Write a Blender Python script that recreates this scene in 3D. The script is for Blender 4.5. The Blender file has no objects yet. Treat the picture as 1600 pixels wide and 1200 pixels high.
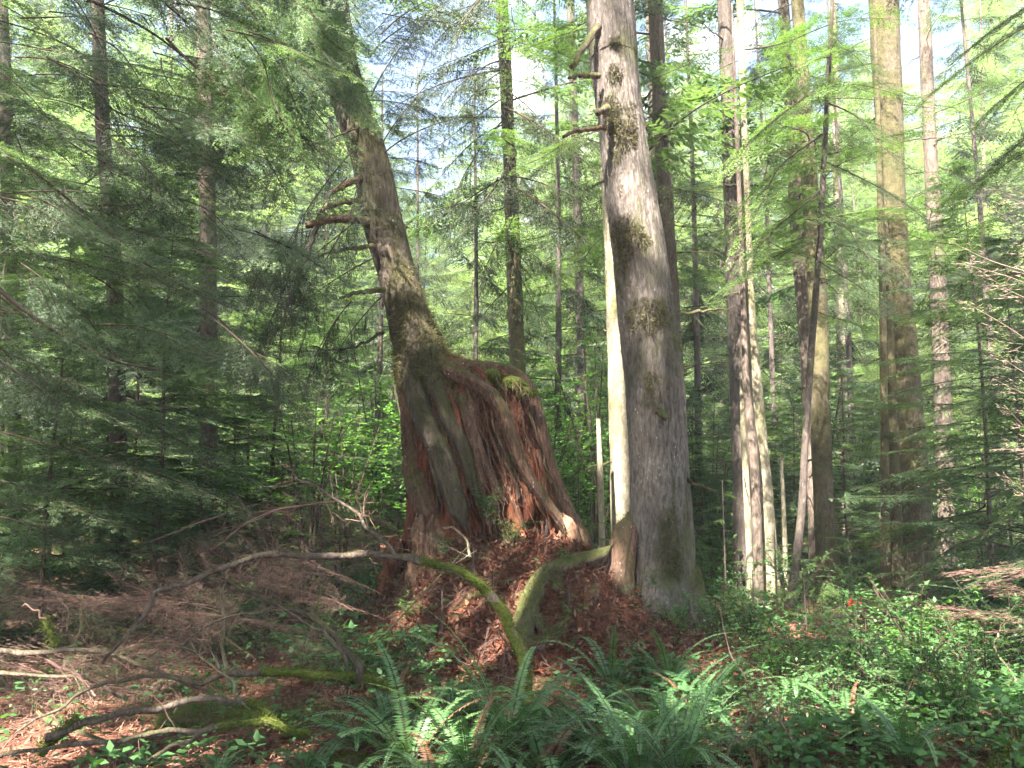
import bpy, math, random
import numpy as np
from mathutils import Vector, Matrix, Euler
S = bpy.context.scene
COL = S.collection
PI = math.pi
R = math.radians
# ---------------------------------------------------------------- camera
F = 1331.0; PITCH = R(8.0); CAMZ = 1.6
cam_d = bpy.data.cameras.new('camera'); cam = bpy.data.objects.new('camera', cam_d); COL.objects.link(cam)
cam_d.lens = 36.0 * F / 1600.0; cam_d.sensor_width = 36; cam_d.clip_end = 900; cam_d.clip_start = .05
cam.location = (0, 0, CAMZ); cam.rotation_euler = (R(90) + PITCH, 0, 0)
S.camera = cam
# ---------------------------------------------------------------- light
SUN_EL, SUN_AZ = R(50), R(204)          # azimuth clockwise from +Y: behind and left of the camera
sdir = Vector((math.sin(SUN_AZ) * math.cos(SUN_EL), math.cos(SUN_AZ) * math.cos(SUN_EL), math.sin(SUN_EL)))
W = bpy.data.worlds.new('World'); S.world = W; W.use_nodes = True
nt = W.node_tree; nt.nodes.clear()
out = nt.nodes.new('ShaderNodeOutputWorld'); bg = nt.nodes.new('ShaderNodeBackground')
sky = nt.nodes.new('ShaderNodeTexSky'); sky.sky_type = 'NISHITA'; sky.sun_disc = False
sky.sun_elevation = SUN_EL; sky.sun_rotation = SUN_AZ
geo = nt.nodes.new('ShaderNodeTexCoord')
cn = nt.nodes.new('ShaderNodeTexNoise'); cn.inputs['Scale'].default_value = 4.6; cn.inputs['Detail'].default_value = 7; cn.inputs['Roughness'].default_value = .6
cr = nt.nodes.new('ShaderNodeValToRGB'); cr.color_ramp.elements[0].position = .55; cr.color_ramp.elements[1].position = .66
mix = nt.nodes.new('ShaderNodeMix'); mix.data_type = 'RGBA'
nt.links.new(geo.outputs['Generated'], cn.inputs['Vector']); nt.links.new(cn.outputs['Fac'], cr.inputs['Fac'])
nt.links.new(cr.outputs['Color'], mix.inputs[0]); nt.links.new(sky.outputs[0], mix.inputs[6]); mix.inputs[7].default_value = (17, 17, 16.6, 1)
nt.links.new(mix.outputs[2], bg.inputs['Color']); bg.inputs['Strength'].default_value = .06
nt.links.new(bg.outputs[0], out.inputs[0])
sl = bpy.data.lights.new('sun', 'SUN'); sl.energy = 5.0; sl.angle = R(.6); sl.color = (1, .95, .86)
so = bpy.data.objects.new('sun', sl); COL.objects.link(so); so.rotation_euler = (-sdir).to_track_quat('-Z', 'Y').to_euler()
S.view_settings.view_transform = 'Standard'; S.view_settings.look = 'None'; S.view_settings.gamma = 1
S.view_settings.exposure = 3.3
cy = S.cycles
cy.use_adaptive_sampling = True; cy.adaptive_threshold = .025; cy.max_bounces = 6; cy.diffuse_bounces = 4; cy.glossy_bounces = 2; cy.transmission_bounces = 4; cy.transparent_max_bounces = 4
cy.caustics_reflective = False; cy.caustics_refractive = False; cy.sample_clamp_indirect = 6
# ---------------------------------------------------------------- maths
def P(px, py, Y):
    """world point seen at photo pixel (px,py) standing Y metres in front of the camera"""
    u = (px - 800) / F; v = -(py - 600) / F
    dy = math.cos(PITCH) - v * math.sin(PITCH); dz = math.sin(PITCH) + v * math.cos(PITCH)
    return Vector((u / dy * Y, Y, CAMZ + dz / dy * Y))
def camdist(p): return p.y * math.cos(PITCH) + (p.z - CAMZ) * math.sin(PITCH)
def _h(ix, iy, iz, seed):
    n = (ix.astype(np.uint32) * np.uint32(374761393) + iy.astype(np.uint32) * np.uint32(668265263) + iz.astype(np.uint32) * np.uint32(2147483647) + np.uint32(seed * 974634777 & 0xffffffff))
    n = (n ^ (n >> np.uint32(13))) * np.uint32(1274126177); n = n ^ (n >> np.uint32(16))
    n = n * np.uint32(2246822519); n = n ^ (n >> np.uint32(15))
    return n.astype(np.float64) / 4294967295.0
def vnoise(p, seed=0):
    p = np.asarray(p, float); i = np.floor(p).astype(np.int64); f = p - i; f = f * f * (3 - 2 * f); r = 0
    for a in (0, 1):
        for b in (0, 1):
            for c in (0, 1):
                w = (f[:, 0] if a else 1 - f[:, 0]) * (f[:, 1] if b else 1 - f[:, 1]) * (f[:, 2] if c else 1 - f[:, 2])
                r = r + w * _h(i[:, 0] + a, i[:, 1] + b, i[:, 2] + c, seed)
    return r * 2 - 1
def fbm(p, seed=0, o=4):
    r = 0; a = 1.0; p = np.asarray(p, float)
    for k in range(o): r = r + a * vnoise(p * 2 ** k, seed + k); a *= .5
    return r
def sstep(a, b, x): t = np.clip((x - a) / (b - a), 0, 1); return t * t * (3 - 2 * t)
MX = P(775, 700, 11).x
def hgt(x, y):
    x = np.atleast_1d(np.asarray(x, float)); y = np.atleast_1d(np.asarray(y, float)); p = np.stack([x, y, 0 * x], 1)
    z = .13 * fbm(p * .33, 3, 3) + .035 * fbm(p * 1.6, 9, 3)
    ridge = np.exp(-np.abs((x - MX - .15) / 1.75) ** 3.2)
    z = z + (1.12 - .25 * sstep(.6, 1.9, x - MX)) * ridge * sstep(8.35, 10.9, y + .25 * (x - MX)) * (1 - sstep(12.6, 15.5, y))
    z = z + .35 * np.exp(-((x - 2.6) / 1.4) ** 2 - ((y - 11.6) / 1.5) ** 2)
    z = z + .05 * np.maximum(0, y - 20) + .0006 * np.maximum(0, y - 20) ** 2 + .04 * np.maximum(0, -x - 12)
    z = z - .1 * sstep(6.5, 3, y)
    return z
def gz(x, y): return float(hgt(x, y)[0])
def G(px, Y, dz=0.0):
    u = (px - 800) / F; z = 0.0
    for _ in range(6):
        x = u * (Y * math.cos(PITCH) + (z - CAMZ) * math.sin(PITCH)); z = gz(x, Y)
    return Vector((x, Y, z + dz))
# ---------------------------------------------------------------- mesh builder (quads only)
class MB:
    def __init__(s): s.V = []; s.Q = []; s.M = []; s.n = 0; s.S = []
    def add(s, v, q, m=0, smooth=True):
        v = np.asarray(v, float).reshape(-1, 3); q = np.asarray(q, np.int64).reshape(-1, 4)
        s.V.append(v); s.Q.append(q + s.n); s.M.append(np.full(len(q), m)); s.S.append(np.full(len(q), smooth)); s.n += len(v)
    def arrays(s): return np.concatenate(s.V), np.concatenate(s.Q), np.concatenate(s.M), np.concatenate(s.S)
    def mesh(s, name, mats):
        v, q, m, sm = s.arrays(); return mk_mesh(name, v, q, m, sm, mats)
def mk_mesh(name, v, q, m, sm, mats):
    me = bpy.data.meshes.new(name)
    me.vertices.add(len(v)); me.vertices.foreach_set('co', v.astype(np.float32).ravel())
    me.loops.add(len(q) * 4); me.loops.foreach_set('vertex_index', q.astype(np.int32).ravel())
    me.polygons.add(len(q)); me.polygons.foreach_set('loop_start', (np.arange(len(q)) * 4).astype(np.int32))
    me.polygons.foreach_set('material_index', m.astype(np.int32)); me.polygons.foreach_set('use_smooth', sm.astype(bool))
    for x in mats: me.materials.append(x)
    me.update(calc_edges=True); return me
def spline(pts, n):
    """Catmull-Rom through rows of pts (any number of columns), n samples"""
    p = np.asarray(pts, float); p = np.vstack([2 * p[0] - p[1], p, 2 * p[-1] - p[-2]]); k = len(p) - 3
    t = np.linspace(0, k, n); i = np.minimum(t.astype(int), k - 1); f = (t - i)[:, None]
    a, b, c, d = p[i], p[i + 1], p[i + 2], p[i + 3]
    return .5 * (2 * b + (c - a) * f + (2 * a - 5 * b + 4 * c - d) * f ** 2 + (3 * b - a - 3 * c + d) * f ** 3)
def frames(c):
    c = np.asarray(c, float); t = np.gradient(c, axis=0); t /= np.linalg.norm(t, axis=1)[:, None] + 1e-9
    a = np.array([1., 0, 0]) if abs(t[0][0]) < .8 else np.array([0, 1., 0])
    N = []; n = a - t[0] * a.dot(t[0]); n /= np.linalg.norm(n)
    for k in range(len(c)):
        n = n - t[k] * n.dot(t[k]); n /= np.linalg.norm(n) + 1e-9; N.append(n)
    N = np.array(N); return t, N, np.cross(t, N)
def tube(mb, c, r, n=8, m=0, disp=None, cap=True):
    """disp(theta[K,n], s[K,n], world[K,n,3]) -> multiplier of the radius"""
    c = np.asarray(c, float); K = len(c); r = np.broadcast_to(np.asarray(r, float), (K,)); t, N, B = frames(c)
    th = np.linspace(0, 2 * PI, n, endpoint=False); ct, st = np.cos(th), np.sin(th)
    d = N[:, None] * ct[None, :, None] + B[:, None] * st[None, :, None]
    rr = np.repeat(r[:, None], n, 1)
    if disp is not None:
        s = np.concatenate([[0], np.cumsum(np.linalg.norm(np.diff(c, axis=0), axis=1))])
        rr = rr * disp(np.repeat(th[None], K, 0), np.repeat(s[:, None], n, 1), c[:, None] + d * rr[..., None])
    v = (c[:, None] + d * rr[..., None]).reshape(-1, 3)
    i = np.arange(K - 1)[:, None] * n; j = np.arange(n)[None]; j2 = (j + 1) % n
    q = np.stack([i + j, i + j2, i + n + j2, i + n + j], -1).reshape(-1, 4)
    if cap:
        v = np.vstack([v, c[-1] + t[-1] * r[-1] * .3]); e = (K - 1) * n; j = np.arange(n)
        q = np.vstack([q, np.stack([e + j, e + (j + 1) % n, np.full(n, K * n), np.full(n, K * n)], 1)[::1]]) if False else q
        # cap with quads over pairs of rim points
        jj = np.arange(0, n - 1, 2); q = np.vstack([q, np.stack([e + jj, e + jj + 1, e + (jj + 2) % n, np.full(len(jj), K * n)], 1)])
    mb.add(v, q, m)
def strips(mb, A, B, w, m=0, rng=None):
    """thin diamond slivers from A to B (arrays), width w"""
    A = np.asarray(A, float); B = np.asarray(B, float); d = B - A
    rv = rng.normal(size=A.shape); s = np.cross(d, rv); s /= np.linalg.norm(s, axis=1)[:, None] + 1e-9
    w = np.broadcast_to(np.asarray(w, float), (len(A),))[:, None]; mid = A + d * .5
    v = np.stack([A, mid + s * w / 2, B, mid - s * w / 2], 1).reshape(-1, 3)
    mb.add(v, np.arange(len(A) * 4).reshape(-1, 4), m, False)
def leaves(mb, A, D, Nn, L, w, m=0, wide=.45, fold=0.0):
    """diamond leaves: base A, direction D, face normal Nn"""
    A = np.asarray(A, float); D = D / (np.linalg.norm(D, axis=1)[:, None] + 1e-9)
    s = np.cross(D, Nn); s /= np.linalg.norm(s, axis=1)[:, None] + 1e-9
    L = np.broadcast_to(np.asarray(L, float), (len(A),))[:, None]; w = np.broadcast_to(np.asarray(w, float), (len(A),))[:, None]
    mid = A + D * L * wide + Nn * fold * L
    v = np.stack([A, mid + s * w / 2, A + D * L, mid - s * w / 2], 1).reshape(-1, 3)
    mb.add(v, np.arange(len(A) * 4).reshape(-1, 4), m, False)
# ---------------------------------------------------------------- materials
def newmat(name):
    m = bpy.data.materials.new(name); m.use_nodes = True; t = m.node_tree; t.nodes.clear()
    o = t.nodes.new('ShaderNodeOutputMaterial'); return m, t, o
def nd(t, k, **kw):
    n = t.nodes.new(k)
    for a, b in kw.items():
        if a in n.inputs.keys() if hasattr(n.inputs, 'keys') else False: n.inputs[a].default_value = b
        else: setattr(n, a, b)
    return n
def noise(t, vec, sc, det=4, rough=.55, dist=0):
    n = t.nodes.new('ShaderNodeTexNoise'); n.inputs['Scale'].default_value = sc; n.inputs['Detail'].default_value = det
    n.inputs['Roughness'].default_value = rough; n.inputs['Distortion'].default_value = dist
    t.links.new(vec, n.inputs['Vector']); return n.outputs['Fac']
def ramp(t, fac, stops):
    n = t.nodes.new('ShaderNodeValToRGB'); e = n.color_ramp.elements
    while len(e) < len(stops): e.new(.5)
    for x, (p, c) in zip(e, stops): x.position = p; x.color = (*c, 1) if len(c) == 3 else c
    t.links.new(fac, n.inputs['Fac']); return n.outputs['Color']
def mixc(t, fac, a, b, mode='MIX'):
    n = t.nodes.new('ShaderNodeMix'); n.data_type = 'RGBA'; n.blend_type = mode
    for s, v in ((0, fac), (6, a), (7, b)):
        if isinstance(v, (int, float)): n.inputs[s].default_value = v
        elif isinstance(v, tuple): n.inputs[s].default_value = (*v, 1)
        else: t.links.new(v, n.inputs[s])
    return n.outputs[2]
def mth(t, op, a, b=0.0):
    n = t.nodes.new('ShaderNodeMath'); n.operation = op
    for s, v in ((0, a), (1, b)):
        if isinstance(v, (int, float)): n.inputs[s].default_value = v
        else: t.links.new(v, n.inputs[s])
    return n.outputs[0]
def g3(x): return (x, x, x)
def scaled(t, vec, s):
    n = t.nodes.new('ShaderNodeMapping'); n.inputs['Scale'].default_value = s; t.links.new(vec, n.inputs['Vector']); return n.outputs[0]
def bark(name, c0, c1, moss=.5, flecks=.3, stretch=.12, sc=14, bump=.9, mosscol=(.085, .095, .02)):
    m, t, o = newmat(name); tc = t.nodes.new('ShaderNodeTexCoord').outputs['Object']
    oi = t.nodes.new('ShaderNodeObjectInfo')
    sv = scaled(t, tc, (1, 1, stretch)); f = noise(t, sv, sc, 6, .68, .6); big = noise(t, tc, 1.1, 3)
    col = ramp(t, f, [(.36, c0), (.5, tuple(a * .6 + b * .4 for a, b in zip(c0, c1))), (.66, c1)])
    col = mixc(t, mth(t, 'MULTIPLY', big, .55), col, mixc(t, .5, col, (.16, .12, .1)))
    # pale lichen flecks
    vo = t.nodes.new('ShaderNodeTexVoronoi'); vo.inputs['Scale'].default_value = 22; t.links.new(scaled(t, tc, (1, 1, .45)), vo.inputs['Vector'])
    fl = mth(t, 'MULTIPLY', ramp(t, vo.outputs['Distance'], [(.12, g3(1)), (.2, g3(0))]), ramp(t, noise(t, tc, 3.3, 3), [(.5, g3(0)), (.62, g3(flecks))]))
    col = mixc(t, fl, col, (.5, .5, .46))
    # moss
    gn = t.nodes.new('ShaderNodeNewGeometry'); sep = t.nodes.new('ShaderNodeSeparateXYZ'); t.links.new(gn.outputs['Normal'], sep.inputs[0])
    mf = mth(t, 'ADD', noise(t, scaled(t, tc, (1, 1, .35)), 2.3, 5, .65), mth(t, 'MULTIPLY', sep.outputs['Z'], .25))
    mf = mth(t, 'ADD', mf, mth(t, 'MULTIPLY', f, .18))
    lo = .95 - moss * .5
    mk = ramp(t, mf, [(lo - .08, g3(0)), (lo + .1, g3(.9))])
    mcol = mixc(t, ramp(t, mth(t, 'ADD', mth(t, 'MULTIPLY', noise(t, tc, 70, 4, .7), .5), mth(t, 'MULTIPLY', noise(t, tc, 9, 4, .7), .5)), [(.38, g3(0)), (.62, g3(1))]), tuple(a * .35 for a in mosscol), tuple(a * 1.4 for a in mosscol))
    col = mixc(t, mk, col, mcol)
    b = t.nodes.new('ShaderNodeBsdfPrincipled'); b.inputs['Roughness'].default_value = .85; b.inputs['Specular IOR Level'].default_value = .25
    t.links.new(col, b.inputs['Base Color'])
    hsum = mth(t, 'ADD', f, mth(t, 'MULTIPLY', noise(t, sv, sc * 3.5, 4), .35)); hsum = mth(t, 'ADD', hsum, mth(t, 'MULTIPLY', mk, mth(t, 'MULTIPLY', noise(t, tc, 75, 3, .7), 1.2)))
    bp = t.nodes.new('ShaderNodeBump'); bp.inputs['Strength'].default_value = bump; bp.inputs['Distance'].default_value = .03; t.links.new(hsum, bp.inputs['Height'])
    t.links.new(bp.outputs[0], b.inputs['Normal']); t.links.new(b.outputs[0], o.inputs[0]); return m
def leafmat(name, c0, c1, trans=.4, rough=.5, spec=.35, tcol=None):
    m, t, o = newmat(name); gn = t.nodes.new('ShaderNodeNewGeometry'); oi = t.nodes.new('ShaderNodeObjectInfo')
    tc = t.nodes.new('ShaderNodeTexCoord').outputs['Object']
    k = mth(t, 'ADD', mth(t, 'MULTIPLY', gn.outputs['Random Per Island'], .5), mth(t, 'MULTIPLY', oi.outputs['Random'], .45))
    k = mth(t, 'ADD', k, mth(t, 'MULTIPLY', noise(t, tc, 1.7, 2), .35))
    col = ramp(t, k, [(.15, c0), (.95, c1)])
    b = t.nodes.new('ShaderNodeBsdfPrincipled'); b.inputs['Roughness'].default_value = rough; b.inputs['Specular IOR Level'].default_value = spec
    t.links.new(col, b.inputs['Base Color'])
    tr = t.nodes.new('ShaderNodeBsdfTranslucent'); t.links.new(mixc(t, 1.0, col, tcol or (1.5, 1.6, .7), 'MULTIPLY'), tr.inputs['Color'])
    ms = t.nodes.new('ShaderNodeMixShader'); ms.inputs[0].default_value = trans
    t.links.new(b.outputs[0], ms.inputs[1]); t.links.new(tr.outputs[0], ms.inputs[2]); t.links.new(ms.outputs[0], o.inputs[0]); return m
def simple(name, c0, c1, sc=8, stretch=1.0, bump=.5, rough=.85, dist=.01):
    m, t, o = newmat(name); tc = t.nodes.new('ShaderNodeTexCoord').outputs['Object']; sv = scaled(t, tc, (1, 1, stretch))
    f = noise(t, sv, sc, 6, .65, .4); col = ramp(t, f, [(.3, c0), (.7, c1)])
    b = t.nodes.new('ShaderNodeBsdfPrincipled'); b.inputs['Roughness'].default_value = rough; b.inputs['Specular IOR Level'].default_value = .2
    t.links.new(col, b.inputs['Base Color'])
    bp = t.nodes.new('ShaderNodeBump'); bp.inputs['Strength'].default_value = bump; bp.inputs['Distance'].default_value = dist; t.links.new(f, bp.inputs['Height'])
    t.links.new(bp.outputs[0], b.inputs['Normal']); t.links.new(b.outputs[0], o.inputs[0]); return m
M = {}
M['bark_grey'] = bark('bark_grey', (.055, .043, .036), (.235, .2, .175), moss=.5, flecks=.6, sc=26, stretch=.3, bump=1.0)
M['bark_moss'] = bark('bark_mossy', (.035, .026, .018), (.135, .105, .075), moss=.62, flecks=.3, sc=22, stretch=.2, mosscol=(.07, .065, .022))
M['bark_olive'] = bark('bark_olive', (.06, .045, .03), (.22, .175, .12), moss=.85, flecks=.5, sc=30, stretch=.4, mosscol=(.12, .105, .045))
M['bark_brown'] = bark('bark_brown', (.06, .042, .032), (.21, .16, .125), moss=.36, flecks=.35, sc=26, stretch=.3, mosscol=(.09, .085, .03))
M['bark_pale'] = bark('bark_pale', (.16, .135, .09), (.46, .40, .28), moss=.6, flecks=.6, sc=20, stretch=.4, mosscol=(.12, .12, .035))  # pale wood; tone also raised to brighten the sunlit trunks
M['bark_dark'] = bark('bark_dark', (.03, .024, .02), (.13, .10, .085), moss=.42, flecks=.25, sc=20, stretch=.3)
M['bark_root'] = bark('bark_root', (.055, .027, .018), (.24, .135, .09), moss=.5, flecks=.7, sc=24, stretch=.25, mosscol=(.11, .10, .03))
M['moss_dull'] = simple('moss_dull', (.06, .056, .024), (.2, .18, .075), 40, 1, 1.0, .95, .02)
M['moss'] = simple('moss', (.04, .055, .008), (.14, .165, .03), 45, 1, 1.0, .95, .02)
M['moss_root'] = bark('bark_moss_root', (.07, .05, .035), (.24, .17, .13), moss=.72, flecks=.3, sc=14, stretch=.6, mosscol=(.10, .11, .025))
M['rot'] = simple('rotten_red_wood', (.03, .012, .009), (.25, .085, .045), 16, .22, 1.0, .9, .04)
M['rot_pale'] = simple('rotten_pale_wood', (.07, .035, .022), (.33, .19, .12), 16, .25, .8, .85, .02)
M['dead_twig'] = simple('dead_twig', (.085, .05, .038), (.23, .14, .11), 12, .5, .3)
M['dead_pink'] = simple('dead_twig_pale', (.28, .19, .15), (.5, .37, .3), 12, .5, .3)
M['twig'] = simple('twig', (.03, .022, .016), (.09, .065, .045), 12, .5, .3)
M['needles'] = simple('needles_fallen', (.10, .045, .03), (.36, .19, .12), 30, 1, .2)
M['leaf_hem'] = leafmat('leaf_hemlock', (.038, .082, .045), (.11, .17, .075), .45)
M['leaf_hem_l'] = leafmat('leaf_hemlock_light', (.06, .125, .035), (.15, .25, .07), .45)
M['leaf_spruce'] = leafmat('leaf_spruce', (.02, .04, .022), (.06, .085, .035), .28)
M['leaf_far_lit'] = leafmat('leaf_far_lit', (.085, .15, .08), (.20, .26, .14), .48)  # leaf colour lightened to help the far backdrop look sunlit
M['leaf_broad'] = leafmat('leaf_broad', (.05, .13, .03), (.13, .27, .06), .48)
M['leaf_shrub'] = leafmat('leaf_shrub', (.03, .085, .03), (.085, .18, .055), .38)
M['leaf_fern'] = leafmat('leaf_fern', (.028, .09, .036), (.095, .19, .06), .25, .42, .5)
M['leaf_brown'] = leafmat('leaf_brown', (.09, .04, .02), (.22, .11, .06), .2)
# ---------------------------------------------------------------- scene objects
def tag(o, label=None, cat=None, group=None, kind=None):
    if label: o['label'] = label
    if cat: o['category'] = cat
    if group: o['group'] = group
    if kind: o['kind'] = kind
    return o
def empty(name, loc):
    o = bpy.data.objects.new(name, None); COL.objects.link(o); o.location = loc; o.empty_display_size = .2; return o
def inst(name, me, parent=None, loc=(0, 0, 0), rot=None, sc=1.0):
    o = bpy.data.objects.new(name, me); COL.objects.link(o)
    if parent: o.parent = parent
    o.location = loc
    if rot is not None: o.rotation_euler = rot
    o.scale = (sc, sc, sc) if isinstance(sc, (int, float)) else sc
    return o
def build(mb, name, mats, parent=None, origin=None):
    v, q, m, s = mb.arrays()
    if origin is not None: v = v - np.array(origin)
    o = bpy.data.objects.new(name, mk_mesh(name, v, q, m, s, mats)); COL.objects.link(o)
    if parent: o.parent = parent
    elif origin is not None: o.location = origin
    return o
# ---------------------------------------------------------------- bough prototypes
def bough_mb(L=2.0, seed=0, lat_sp=.048, lat_frac=.36, droop=.12, hang=.15, sub_sp=.036, leaf=(.026, .0115), lo=False, dead=False, rise=.05, bare=.12):
    rg = np.random.default_rng(seed); mb = MB()
    T = np.linspace(0, 1, 14); wob = rg.normal(0, .03, 2)
    def c(t):
        t = np.asarray(t, float)
        return np.stack([L * t, L * (wob[0] * np.sin(3 * t) + wob[1] * np.sin(7 * t)), L * (rise * t - droop * t * t)], -1)
    tube(mb, c(T), ((.0045 if L < 1.9 else .0022) if dead else .006) * L * (1 - T * .85), 5, 0)
    n = int(L / lat_sp); A = []; D = []; N = []; LL = []; WW = []; TA = []; TB = []
    for i in range(n):
        t = bare + (1 - bare) * (i + rg.uniform(0, 1)) / n
        sd = 1 if i % 2 else -1
        l = (lat_frac * L * min(1, (t - bare) * 5 + .25) * (1.02 - t) ** .75 + .05) * rg.uniform(.55, 1.15)
        if rg.uniform() < .12: l *= .4
        ang = R(rg.uniform(42, 68)); dirv = np.array([math.cos(ang), sd * math.sin(ang), -hang * rg.uniform(.2, 1.3) + rg.normal(0, .06)]); dirv /= np.linalg.norm(dirv)
        s = np.linspace(0, 1, 6)[:, None]; b = c(t); pts = b + dirv * l * s + np.array([0.1, 0, -hang * .8]) * l * s * s
        TA.append(pts[:-1]); TB.append(pts[1:])
        k = max(3, int(l / sub_sp)); u = (np.arange(2 * k) // 2 + rg.uniform(0, 1, 2 * k)) / k * .96 + .04
        side = np.where(np.arange(2 * k) % 2, 1., -1.)
        base = b + dirv * l * u[:, None] + np.array([.1, 0, -hang * .8]) * l * u[:, None] ** 2
        perp = np.cross(dirv, [0, 0, 1.]); perp /= np.linalg.norm(perp)
        sdir_ = dirv[None] * .75 + perp[None] * side[:, None] * .8 + rg.normal(0, .14, (2 * k, 3)) + np.array([0, 0, -hang * .6])
        sdir_ /= np.linalg.norm(sdir_, axis=1)[:, None]
        sl_ = (.035 + .085 * (1 - u) * min(1, l / .35)) * rg.uniform(.6, 1.2, 2 * k) * (L / 2) ** .4
        nor = np.array([0, 0, 1.]) + rg.normal(0, .28, (2 * k, 3))
        if dead:
            TA.append(base); TB.append(base + sdir_ * sl_[:, None] * 1.6)
        elif lo:
            A.append(base); D.append(sdir_); N.append(nor); LL.append(sl_ * 1.3); WW.append(sl_ * .3 + .013)
        else:
            TA.append(base); TB.append(base + sdir_ * sl_[:, None])
            for j in range(2 * k):
                m = max(3, int(sl_[j] / .0135)); uu = (np.arange(m) + .3) / m; ss = np.where(np.arange(m) % 2, 1., -1.)
                pj = np.cross(sdir_[j], nor[j]); pj /= np.linalg.norm(pj)
                A.append(base[j] + sdir_[j] * sl_[j] * uu[:, None]); D.append(sdir_[j] * .75 + pj * ss[:, None] * .7 + rg.normal(0, .12, (m, 3)))
                N.append(np.repeat(nor[j][None], m, 0)); LL.append(np.full(m, leaf[0]) * rg.uniform(.8, 1.2, m)); WW.append(np.full(m, leaf[1]))
    TA = np.vstack(TA); TB = np.vstack(TB)
    if dead: strips(mb, TA, TB, .0045 * (L / 2) ** .5, 0, rg)
    else:
        if not lo: strips(mb, TA, TB, .004, 0, rg)
        else: strips(mb, TA[::2], TB[::2], .008, 0, rg)
        leaves(mb, np.vstack(A), np.vstack(D), np.vstack(N), np.concatenate(LL), np.concatenate(WW), 1)
    return mb
BO = {}
def proto(key, mats, **kw): mb = bough_mb(**kw); BO[key] = (mb.mesh(key, mats), kw.get('L', 2.0), mb)
for i in range(3):
    proto('hem%d' % i, [M['twig'], M['leaf_hem']], seed=10 + i, L=2.0, droop=.14 + .05 * i, hang=.12)
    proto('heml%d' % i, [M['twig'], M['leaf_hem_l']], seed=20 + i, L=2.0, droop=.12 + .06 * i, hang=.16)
    proto('spr%d' % i, [M['twig'], M['leaf_spruce']], seed=30 + i, L=2.0, droop=.05 + .1 * i, hang=.75, lat_frac=.26, rise=.1)
    proto('lo%d' % i, [M['twig'], M['leaf_hem']], seed=40 + i, L=3.0, lo=True, droop=.14, hang=.25, lat_sp=.075, sub_sp=.055)
    proto('los%d' % i, [M['twig'], M['leaf_spruce']], seed=50 + i, L=3.0, lo=True, droop=.1, hang=.6, lat_sp=.075, sub_sp=.055)
    proto('far%d' % i, [M['twig'], M['leaf_far_lit']], seed=60 + i, L=2.4, lo=True, droop=.16, hang=.3, lat_sp=.085, sub_sp=.06)
    proto('dead%d' % i, [M['dead_twig']], seed=70 + i, L=2.0, dead=True, droop=.1, hang=.1, lat_sp=.05, sub_sp=.034, lat_frac=.5)
    proto('deadp%d' % i, [M['dead_pink']], seed=80 + i, L=1.6, dead=True, droop=-.05, hang=-.1, lat_sp=.09, sub_sp=.09, lat_frac=.3)
    proto('bare%d' % i, [M['bark_dark']], seed=90 + i, L=2.0, dead=True, droop=.25, hang=.7, lat_sp=.22, sub_sp=.16, lat_frac=.32)
# ---------------------------------------------------------------- sun shafts kept open through the canopy
SH = []
def shaft(px, py, Y, r): SH.append((np.array(P(px, py, Y)), r))
SD = np.array(sdir)
def blocked(pts):
    pts = np.atleast_2d(pts)
    for p, r in SH:
        d = pts - p; t = d @ SD; k = (t > .6) & (np.linalg.norm(d - t[:, None] * SD, axis=1) < r)
        if k.any(): return True
    return False
for a in [(945, 60, 10.2, .3), (955, 160, 10.2, .25), (985, 260, 10.2, .3), (1005, 335, 10.2, .22), (968, 740, 13, .5), (965, 660, 13, .5), (960, 560, 13, .45), (950, 420, 13, .35),
          (1207, 890, 13, .6), (1200, 820, 13, .6), (1197, 740, 13, .5), (1183, 600, 13, .5), (1170, 470, 13, .35), (778, 1040, 8.6, .55), (822, 955, 9.6, .36), (812, 1000, 9.2, .3), (900, 845, 10.9, .35),
          (20, 1185, 5.7, .5), (230, 1190, 5.6, .4), (1283, 540, 14, .5), (1392, 190, 14, .4), (1378, 60, 14, .35), (1270, 1085, 6.5, .5), (1430, 1040, 7.5, .55), (1500, 970, 9, .5), (1230, 960, 10, .35),
          (520, 230, 7.5, .8), (440, 290, 7, .6), (560, 130, 7.5, .5), (610, 400, 11.3, .3), (655, 520, 11.2, .25), (700, 690, 10.8, .25), (60, 1110, 6.3, .4), (140, 1160, 5.9, .4), (90, 1050, 6.8, .3), (1100, 1100, 6.2, .35), (700, 1150, 5.6, .3), (940, 1120, 5.9, .3), (640, 1010, 7.5, .35), (1350, 1120, 6.2, .4), (1480, 1080, 6.8, .35), (400, 1150, 5.7, .3), (560, 960, 8.5, .3), (880, 930, 9.8, .25), (480, 600, 20, 2.5), (560, 450, 22, 2.5), (900, 640, 19, 2.2), (1110, 700, 19, 2.0), (1340, 720, 19, 2.5), (1200, 450, 22, 2.5), (100, 600, 18, 2.0), (1540, 600, 17, 1.5), (300, 450, 20, 2.5), (720, 480, 22, 2.2), (1450, 500, 21, 2.0), (300, 560, 11, .5), (180, 420, 9, .5), (805, 520, 16.5, .7), (800, 400, 16.5, .6), (795, 220, 16.5, .7), (632, 620, 11.4, .22),
          (1150, 230, 9, .7), (1220, 300, 9, .5), (1140, 880, 12, .5), (1560, 560, 5, .55), (1570, 420, 5, .5), (1580, 340, 5, .4), (1550, 800, 6, .4), (30, 330, 7, .4), (560, 640, 15, 1.2), (460, 560, 14, 1.0)]: shaft(*a)
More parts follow.
